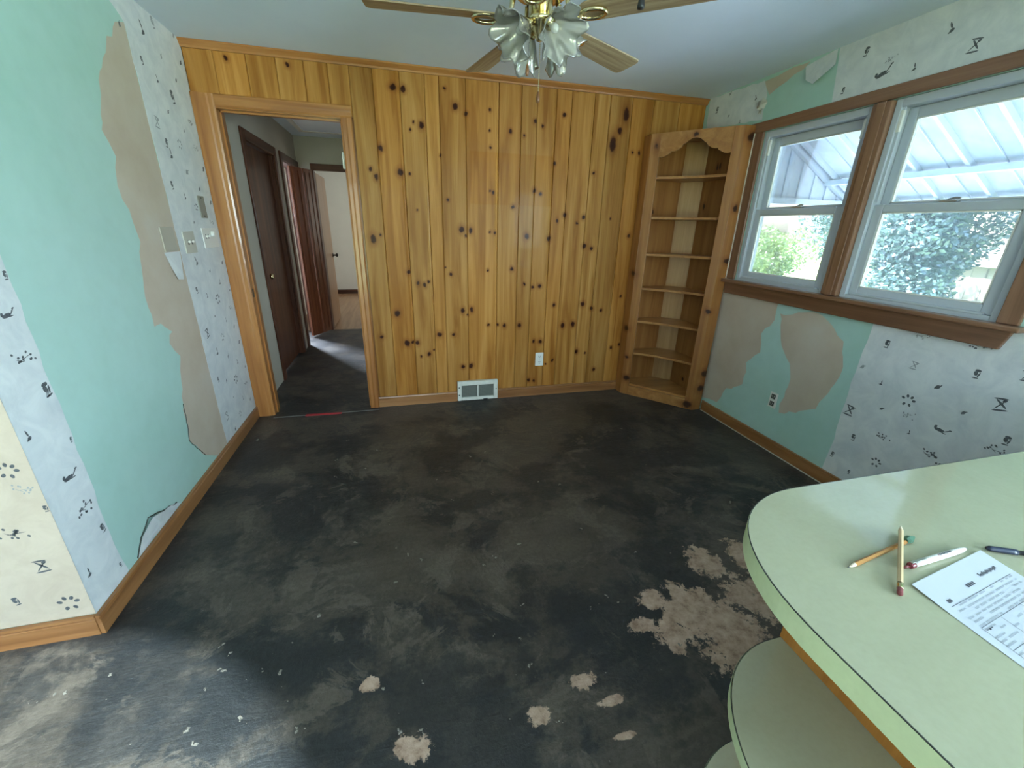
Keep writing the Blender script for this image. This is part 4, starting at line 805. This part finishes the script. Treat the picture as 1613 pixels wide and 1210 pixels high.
# ------------------------------------------------------------------ ceiling fan with light kit
FC = Vector((1.756, -1.483)); ZB = 2.200; FR = 0.657; TH = 3.042
fan = thing('ceiling_fan', (FC.x, FC.y, H), 'brass ceiling fan with oak blades and ruffled glass lights', 'ceiling fan')
blade_w = wood('weathered_oak_blade', (0.17, 0.11, 0.06, 1), (0.30, 0.215, 0.13, 1), (0.42, 0.33, 0.21, 1), 'x', 0.42, 0.1, seed=31, grain=1.3, contrast=2.2)
cx, cy = FC
MB().lathe([(0.075, 0), (0.078, -0.012), (0.060, -0.035), (0.030, -0.042)], (cx, cy, H - 0.001), 32).build('canopy', brass, fan, smooth=True)
MB().lathe([(0.03, 0.0), (0.085, -0.004), (0.125, -0.022), (0.135, -0.060), (0.128, -0.095), (0.095, -0.120), (0.05, -0.126)], (cx, cy, 2.400), 40).build('motor_housing', brass, fan, smooth=True)
MB().lathe([(0.050, 0.02), (0.050, 0), (0.046, -0.015), (0.046, -0.075), (0.052, -0.082), (0.052, -0.09), (0.046, -0.10), (0.030, -0.112), (0.018, -0.13), (0.012, -0.15), (0.002, -0.153)], (cx, cy, 2.290), 32).build('switch_housing', brass, fan, smooth=True)
blade_mesh = None
for k in range(5):
    a = TH - k * 2 * math.pi / 5
    M = Matrix.Translation((cx, cy, ZB)) @ Matrix.Rotation(a, 4, 'Z')
    # blade outline, local x along the blade
    out_ = []
    r0, r1, w0, w1 = 0.155, FR, 0.052, 0.066
    for q in range(9):
        an = math.pi / 2 + math.pi * q / 8; out_.append((r0 + 0.045 + 0.045 * math.cos(an), w0 * math.sin(an)))
    rc = 0.028
    for q in range(5):
        an = -math.pi / 2 + math.pi / 2 * q / 4; out_.append((r1 - rc + rc * math.cos(an), -w1 + rc + rc * math.sin(an)))
    for q in range(5):
        an = math.pi / 2 * q / 4; out_.append((r1 - rc + rc * math.cos(an), w1 - rc + rc * math.sin(an)))
    pitch_m = Matrix.Rotation(math.radians(-11), 4, 'X')
    mb = MB().prism(out_, lambda u, v, w: (u, v, w), 0.0, 0.006)
    if blade_mesh is None:
        b = fix_normals(mb.build('blade', blade_w, fan, origin=(0, 0, 0), bevel=0.002)); blade_mesh = b.data
    else:
        b = bpy.data.objects.new('blade', blade_mesh); COL.objects.link(b); b.parent = fan
        bv = b.modifiers.new('bevel', 'BEVEL'); bv.width = 0.002; bv.limit_method = 'ANGLE'
    b.matrix_basis = Matrix.Translation(-world_loc(fan)) @ M @ pitch_m
    # iron: oval ring under the blade root and a curved arm to the motor
    ring = [(0.212 + 0.048 * math.cos(q * math.pi / 10), 0.036 * math.sin(q * math.pi / 10), -0.006) for q in range(20)]
    iron = MB().tube(ring, 0.0085, 8, True)
    iron.tube([(0.166, 0, -0.006), (0.145, 0, -0.010), (0.125, 0, 0.004), (0.112, 0, 0.036), (0.105, 0, 0.082)], [0.009, 0.008, 0.008, 0.009, 0.012], 8)
    io = iron.build('blade_iron', brass, None, smooth=True, origin=(0, 0, 0)); io.parent = b
    io.matrix_basis = Matrix.Rotation(math.radians(11), 4, 'X')
    if k == 3:
        cl = MB().lathe([(0.006, 0), (0.009, -0.010), (0.013, -0.034), (0.012, -0.040), (0.003, -0.043)], (0.40, -0.060, 0.0), 12).build('balance_clip', black_m, None, smooth=True, origin=(0, 0, 0)); cl.parent = b
        cl.matrix_basis = Matrix.Rotation(math.radians(11), 4, 'X') @ Matrix.Translation((0, 0, -0.004))
def frosted():
    t = NT('ruffled_frosted_glass')
    co = t.coord(); f = t.noise(co, 40, 3)
    tr = t.n('ShaderNodeBsdfTransparent', {'Color': (0.95, 0.96, 0.93, 1)}); tl_ = t.n('ShaderNodeBsdfTranslucent', {'Color': (0.92, 0.90, 0.86, 1)})
    df = t.n('ShaderNodeBsdfDiffuse', {'Color': (0.90, 0.88, 0.82, 1)}); gl = t.n('ShaderNodeBsdfGlossy', {'Roughness': 0.06, 'Normal': t.bump(f, 0.5, 0.004)})
    m1 = t.n('ShaderNodeMixShader', {0: 0.5, 1: tl_.outputs[0], 2: df.outputs[0]}); m2 = t.n('ShaderNodeMixShader', {0: 0.62, 1: m1.outputs[0], 2: tr.outputs[0]})
    lw = t.n('ShaderNodeFresnel', {'IOR': 1.6}); m3 = t.n('ShaderNodeMixShader', {0: t.math('ADD', lw.outputs[0], 0.10), 1: m2.outputs[0], 2: gl.outputs[0]})
    t.t.links.new(m3.outputs[0], t.out.inputs[0]); return t.mat
frost = frosted(); bulb_m = plain('unlit_bulb_glass', (0.5, 0.5, 0.46, 1), 0.2)
def shade(axis_dir, base, seed):
    rnd = random.Random(seed); n, mrows = 56, 14; ph = [rnd.uniform(0, 6.28) for _ in range(4)]
    q = Vector((0, 0, 1)).rotation_difference(Vector(axis_dir)); vs = []; fs = []
    for j in range(mrows):
        t_ = j / (mrows - 1)
        for i in range(n):
            an = 2 * math.pi * i / n
            r = 0.020 + 0.044 * math.sin(min(1.0, t_ * 1.25) * math.pi / 2) + 0.026 * max(0, t_ - 0.6) / 0.4
            ruf = max(0, t_ - 0.25) / 0.75
            r += ruf * (0.011 * math.sin(7 * an + ph[0]) + 0.006 * math.sin(11 * an + ph[1]))
            h = 0.098 * t_ + ruf * ruf * (0.014 * math.sin(7 * an + ph[2]) + 0.008 * math.sin(4 * an + ph[3]))
            vs.append(tuple(q @ Vector((r * math.cos(an), r * math.sin(an), h)) + Vector(base)))
    for j in range(mrows - 1):
        for i in range(n):
            l = (i + 1) % n; fs.append((j * n + i, j * n + l, (j + 1) * n + l, (j + 1) * n + i))
    o = MB().add(vs, fs).build('glass_shade', frost, fan, smooth=True)
    s_ = o.modifiers.new('solid', 'SOLIDIFY'); s_.thickness = 0.003
    return o
for k in range(4):
    a = math.radians(-70 + 90 * k); d = Vector((math.cos(a) * 0.80, math.sin(a) * 0.80, -0.60)).normalized()
    hub = Vector((cx, cy, 2.192)); st = hub + Vector((math.cos(a), math.sin(a), 0)) * 0.042
    arm = MB().tube([hub, st, st + d * 0.02], [0.012, 0.012, 0.018], 10).lathe([(0.018, 0), (0.024, 0.006), (0.024, 0.016), (0.018, 0.020)], tuple(st + d * 0.012), 16, tuple(d)).build('fitter', brass, fan, smooth=True)
    so = shade(tuple(d), st + d * 0.024, k + 3)
    MB().lathe([(0.008, 0), (0.009, 0.010), (0.015, 0.026), (0.016, 0.036), (0.010, 0.047), (0.002, 0.052)], tuple(st + d * 0.03), 14, tuple(d)).build('bulb', bulb_m, fan, smooth=True)
fob_m = wood('walnut_pull', (0.10, 0.04, 0.015, 1), (0.18, 0.075, 0.03, 1), (0.25, 0.12, 0.05, 1), 'z', 0.35, 0.2, seed=33)
for x_, y_, zt, zf in ((cx - 0.050, cy - 0.015, 2.20, 2.055), (cx - 0.010, cy - 0.045, 2.20, 1.960)):
    c_ = MB()
    nb = int((zt - zf) / 0.006)
    c_.tube([(x_, y_, zt), (x_, y_, zf)], 0.0011, 6)
    for i in range(nb): c_.lathe([(0.0004, 0), (0.0017, 0.0012), (0.0017, 0.0028), (0.0004, 0.004)], (x_, y_, zf + i * 0.006), 6)
    ch = c_.build('pull_chain', brass, fan)
    MB().lathe([(0.002, 0.0), (0.004, -0.003), (0.0075, -0.020), (0.0075, -0.030), (0.005, -0.038), (0.001, -0.040)], (x_, y_, zf), 12).build('pull_fob', fob_m, ch, smooth=True)

# ------------------------------------------------------------------ added unseen downlight behind the camera
dl = thing('added_ceiling_spot', (-0.20, -3.02, H), 'added unseen downlight in the ceiling left of the camera', 'helper_spot')
MB().lathe([(0.075, -0.001), (0.095, -0.001), (0.095, -0.007), (0.088, -0.010), (0.075, -0.008)], (-0.20, -3.02, H), 32).build('trim_ring', white_pl, dl)
light('added_floor_beam', 'SPOT', (-0.20, -3.02, H - 0.03), (0, 0, -1), 620, (0.74, 0.94, 1.0), spot_size=math.radians(49), spot_blend=0.05, shadow_soft_size=0.05)  # spot added to make the light pool on the lower-left floor

# ------------------------------------------------------------------ peninsula counter
def laminate(name, a, b, rough=0.06):
    t = NT(name); co = t.coord()
    f1 = t.noise(co, 7, 6, 0.62, 0.8); f2 = t.noise(co, 90, 3, 0.6)
    base = t.ramp(f1, [(0.3, a), (0.65, b)]); base = t.mix(0.2, base, t.ramp(f2, [(0.3, (0.8, 0.8, 0.76, 1)), (0.6, (1, 1, 1, 1))]), 'MULTIPLY')
    r = t.ramp(t.noise(co, 5, 5, 0.6), [(0.35, rough), (0.7, rough + 0.05)])
    t.princ(Base_Color=base, Roughness=r); return t.mat
lam_top = laminate('sage_green_laminate', (0.345, 0.332, 0.225, 1), (0.37, 0.358, 0.245, 1))
lam_edge = laminate('pale_green_edge_laminate', (0.68, 0.78, 0.46, 1), (0.76, 0.85, 0.54, 1), 0.35)  # lighter green band, with missing side light also put into its colour
seam_m = plain('dark_laminate_seam', (0.03, 0.03, 0.025, 1), 0.6)
pen_z = wood('orange_cabinet_panel', (0.33, 0.125, 0.022, 1), (0.44, 0.18, 0.035, 1), (0.52, 0.23, 0.055, 1), 'z', 0.35, 0.2, seed=41)
CX0, CYF, CYN, CXR = 1.728, -2.772, -3.43, W - 0.003
def counter_outline(ins=0.0, x0=CX0, yf=CYF, yn=CYN, xr=CXR, rx=0.30, ry=0.33, n=20):
    """superellipse-like far corner, small near corner; counter clockwise from right far"""
    pts = [(xr, yf - ins)]
    cx_, cy_ = x0 + ins + rx, yf - ins - ry
    for i in range(n + 1):
        a = math.pi / 2 + (math.pi / 2) * i / n
        ca, sa = math.cos(a), math.sin(a); e_ = 0.92
        pts.append((cx_ + rx * math.copysign(abs(ca) ** e_, ca), cy_ + ry * math.copysign(abs(sa) ** e_, sa)))
    r2 = 0.05; cx_, cy_ = x0 + ins + r2, yn + ins + r2
    for i in range(7):
        a = math.pi + (math.pi / 2) * i / 6; pts.append((cx_ + r2 * math.cos(a), cy_ + r2 * math.sin(a)))
    pts.append((xr, yn + ins)); return pts
ct = thing('worktop', (2.6, -3.1, 0.855), 'sage green laminate worktop with rounded end', 'worktop')
ol = counter_outline()
P3 = lambda u, v, w: (u, v, w)
fix_normals(MB().prism(counter_outline(0.0022), P3, 0.856, 0.8985).build('core', lam_top, ct))
fix_normals(MB().prism(counter_outline(0.0012), P3, 0.8986, 0.9000).build('laminate_top', lam_top, ct))
def band(outline, z0, z1, th, ct_, name, mat):
    n = len(outline); mb = MB(); vs = []; fs = []
    c_ = Vector((2.6, -3.1))
    for i, p in enumerate(outline):
        a = Vector(outline[max(0, i - 1)]); b = Vector(outline[min(n - 1, i + 1)]); d = (b - a).normalized(); nn = Vector((d.y, -d.x))
        if nn.dot(Vector(p) - c_) > 0: nn = -nn
        q = Vector(p) + nn * th
        vs += [(p[0], p[1], z0), (p[0], p[1], z1), (q.x, q.y, z1), (q.x, q.y, z0)]
    for i in range(n - 1):
        o = i * 4; fs += [(o, o + 4, o + 5, o + 1), (o + 1, o + 5, o + 6, o + 2), (o + 2, o + 6, o + 7, o + 3), (o + 3, o + 7, o + 4, o)]
    fs += [(0, 1, 2, 3), (n * 4 - 1, n * 4 - 2, n * 4 - 3, n * 4 - 4)]
    return fix_normals(mb.add(vs, fs).build(name, mat, ct_))
band(counter_outline(), 0.8555, 0.8982, 0.0020, ct, 'edge_band', lam_edge)
band(counter_outline(0.0003), 0.8983, 0.9001, 0.0016, ct, 'edge_seam', seam_m)
# cabinet below: end panel, open quarter-round end shelves, body
pc = thing('peninsula_cabinet', (2.5, -3.1, 0), 'orange wood peninsula cabinet with rounded open end shelves', 'cabinet')
PXE = 2.037
MB().box(PXE, -3.40, 0.0, PXE + 0.018, -2.840, 0.8545).build('end_panel', pen_z, pc, bevel=0.001)
MB().box(PXE + 0.0185, -3.39, 0.0, W - 0.018, -2.850, 0.8545).build('carcass', pen_z, pc)
for z in (0.085, 0.482):
    ol2 = counter_outline(0.0, x0=1.728, yf=-2.842, yn=-3.40, xr=PXE - 0.0005, rx=0.285, ry=0.34)
    ol2i = counter_outline(0.0022, x0=1.728, yf=-2.842, yn=-3.40, xr=PXE - 0.0005, rx=0.285, ry=0.34)
    s_ = fix_normals(MB().prism(ol2i, P3, z, z + 0.018).build('end_shelf', lam_top, pc))
    band(ol2, z - 0.012, z + 0.0172, 0.0020, s_, 'edge_band', lam_edge)
    band(counter_outline(0.0003, x0=1.728, yf=-2.842, yn=-3.40, xr=PXE - 0.0005, rx=0.285, ry=0.34), z + 0.0173, z + 0.0184, 0.0015, s_, 'edge_seam', seam_m)

# ------------------------------------------------------------------ things lying on the worktop
ZT = 0.9003
def stick(name, a, b, za, zb, label, cat):
    """returns the thing plus a frame: local x from a to b"""
    A = Vector((a[0], a[1], za)); B = Vector((b[0], b[1], zb)); t = thing(name, tuple(A), label, cat)
    d = (B - A); L = d.length; d.normalize(); u = Vector((0, 0, 1)).cross(d).normalized(); w_ = d.cross(u)
    M = Matrix(((d.x, u.x, w_.x, A.x), (d.y, u.y, w_.y, A.y), (d.z, u.z, w_.z, A.z), (0, 0, 0, 1)))
    return t, M, L
def rod(name, prof, M, mat, par, n=12, smooth=True):
    mb = MB().lathe([(r, h) for r, h in prof], (0, 0, 0), n, (1, 0, 0)).xf(M); return mb.build(name, mat, par, smooth=smooth)
yel = wood('orange_pencil_wood', (0.36, 0.16, 0.04, 1), (0.42, 0.20, 0.06, 1), (0.5, 0.26, 0.09, 1), 'x', 0.35, 0.1, seed=51)
nat = wood('natural_pencil_wood', (0.42, 0.30, 0.16, 1), (0.52, 0.38, 0.22, 1), (0.58, 0.45, 0.28, 1), 'x', 0.45, 0.0, seed=52)
raw = plain('sharpened_cedar', (0.62, 0.50, 0.36, 1), 0.7); lead = plain('graphite', (0.03, 0.03, 0.035, 1), 0.4)
r_ = 0.0040
t, M, L = stick('pencil', (1.896, -2.998), (2.078, -2.972), ZT + r_, ZT + r_, 'orange wooden pencil with green eraser under another pencil', 'pencil')
rod('lead', [(0.0002, 0), (0.0011, 0.006)], M, lead, t); rod('sharpened_tip', [(0.0011, 0.006), (0.0037, 0.022)], M, raw, t)
rod('barrel', [(0.0040, 0.0222), (0.0040, L - 0.004)], M, yel, t, 6, False)
rod('eraser', [(0.0045, L - 0.004), (0.0070, L + 0.001), (0.0072, L + 0.010), (0.0020, L + 0.024)], M @ Matrix.Translation((0, 0, 0.0030)), plain('green_rubber', (0.045, 0.12, 0.07, 1), 0.6), t, 6, False)
t, M, L = stick('pencil', (1.928, -3.062), (2.098, -2.945), ZT + 0.0045, ZT + 0.0160, 'natural wood pencil with red eraser lying across the others', 'pencil')
rod('eraser', [(0.0036, -0.002), (0.0042, 0.0), (0.0042, 0.012)], M, plain('dark_red_rubber', (0.20, 0.045, 0.045, 1), 0.7), t)
rod('ferrule', [(0.0045, 0.0121), (0.0042, 0.014), (0.0045, 0.016), (0.0042, 0.018), (0.0045, 0.020), (0.0043, 0.026)], M, brass, t)
rod('barrel', [(0.0042, 0.0262), (0.0042, L - 0.018)], M, nat, t, 6, False); rod('sharpened_tip', [(0.0041, L - 0.018), (0.0012, L - 0.004), (0.0005, L)], M, raw, t)
t, M, L = stick('ballpoint_pen', (2.000, -3.022), (2.168, -3.014), ZT + 0.0058, ZT + 0.0058, 'white ballpoint pen with dark red clip band', 'pen')
rod('push_button', [(0.0022, -0.004), (0.0025, 0.010)], M, plain('maroon_plastic', (0.12, 0.015, 0.02, 1), 0.3), t)
rod('band', [(0.0050, 0.010), (0.0056, 0.011), (0.0056, 0.020), (0.0054, 0.021)], M, plain('maroon_plastic_band', (0.16, 0.02, 0.03, 1), 0.3), t)
rod('barrel', [(0.0053, 0.0212), (0.0057, 0.06), (0.0056, L - 0.040), (0.0048, L - 0.016), (0.0026, L - 0.004)], M, white_pl, t, 16)
rod('tip', [(0.0026, L - 0.0039), (0.0012, L), (0.0004, L + 0.003)], M, lead, t)
MB().box(0.012, -0.0022, 0.0056, 0.050, 0.0022, 0.0078).xf(M).build('clip', steel, t, bevel=0.0006)
for i in range(9): MB().box(0.084 + i * 0.0042, -0.0012 - 0.0006 * (i % 2), 0.00535, 0.0865 + i * 0.0042, 0.0016, 0.00595).xf(M).build('imprint', plain('pen_print', (0.25, 0.13, 0.13, 1), 0.5) if i == 0 else t.children[-1].data.materials[0], t)
t, M, L = stick('ballpoint_pen', (2.207, -3.022), (2.345, -3.092), ZT + 0.006, ZT + 0.0056, 'dark blue capped pen beside the printed form', 'pen')
rod('cap', [(0.0030, 0), (0.0052, 0.006), (0.0058, 0.040), (0.0056, 0.048)], M, plain('navy_plastic', (0.015, 0.022, 0.05, 1), 0.25), t, 14)
rod('barrel', [(0.0042, 0.0482), (0.0042, L - 0.006), (0.0034, L)], M, plain('dark_barrel', (0.03, 0.03, 0.035, 1), 0.25), t, 14)
# printed form
pp = thing('printed_form', (1.968, -3.05, ZT), 'white printed form lying on the worktop by the pens', 'paper sheet')
paper_w = plain('office_paper', (0.50, 0.51, 0.56, 1), 0.7)
ang = math.radians(2.5); O = Vector((1.970, -3.052)); ux = Vector((math.cos(ang + 0.09), math.sin(ang + 0.09))); uy = Vector((math.sin(ang) * -0.2 - 0.03, -1)).normalized()
PW, PH = 0.225, 0.285
def pp_at(s_, t_, h): q = O + ux * s_ + uy * t_; return (q.x, q.y, ZT + 0.0002 + h + 0.003 * max(0, 0.06 - t_) / 0.06)
mb = MB(); NX, NY = 6, 14; vs = []; fs = []
for lay in (0, 1):
    for j in range(NY + 1):
        for i in range(NX + 1): vs.append(pp_at(PW * i / NX, PH * j / NY, 0.0004 * lay))
S_ = (NX + 1) * (NY + 1)
for j in range(NY):
    for i in range(NX):
        a = j * (NX + 1) + i; b = a + NX + 1; fs += [(a, a + 1, b + 1, b), (S_ + a, S_ + b, S_ + b + 1, S_ + a + 1)]
for j in range(NY):
    a = j * (NX + 1); b = a + NX + 1; fs += [(a, b, S_ + b, S_ + a), (a + NX, S_ + a + NX, S_ + b + NX, b + NX)]
for i in range(NX):
    a = i; fs += [(a, S_ + a, S_ + a + 1, a + 1)]; a = NY * (NX + 1) + i; fs += [(a, a + 1, S_ + a + 1, S_ + a)]
fix_normals(mb.add(vs, fs).build('sheet', paper_w, pp))
rr = random.Random(8)
def mark(mb, s0, s1, t0, t1): mb.add([pp_at(s0, t0, 0.0008), pp_at(s1, t0, 0.0008), pp_at(s1, t1, 0.0008), pp_at(s0, t1, 0.0008)], [(0, 1, 2, 3)])
dk = MB(); lt = MB()
for s0, s1 in ((0.022, 0.034), (0.094, 0.118)): 
    for q in range(4): mark(dk, s0 + q * (s1 - s0) / 4, s0 + (q + 0.75) * (s1 - s0) / 4, 0.040 - 0.006 * (s0 > .05), 0.0455 - 0.006 * (s0 > .05))
for q in range(14): mark(dk, 0.145 + 0.004 * q, 0.148 + 0.004 * q, 0.028 + 0.003 * abs(math.sin(q)), 0.036 - 0.002 * abs(math.cos(q)))
for row in range(30):
    t0 = 0.052 + row * 0.0066; s0 = 0.020
    while s0 < 0.205:
        L_ = rr.uniform(0.006, 0.03)
        if rr.random() < 0.72: mark(lt, s0, min(0.206, s0 + L_), t0, t0 + 0.0022)
        s0 += L_ + rr.uniform(0.002, 0.008)
for t0 in (0.050, 0.088, 0.125, 0.160, 0.2, 0.255): mark(dk, 0.018, 0.208, t0, t0 + 0.0007)
for s0 in (0.018, 0.075, 0.14, 0.207): mark(dk, s0, s0 + 0.0007, 0.088, 0.255)
for q in range(3): mark(dk, 0.022 + q * 0.006, 0.0265 + q * 0.006, 0.093, 0.0945 + 0.001 * (q % 2))
dk.build('form_print', plain('print_black', (0.06, 0.06, 0.075, 1), 0.7), pp)['kind'] = 'stuff'
lt.build('form_print', plain('print_grey', (0.33, 0.34, 0.38, 1), 0.7), pp)['kind'] = 'stuff'
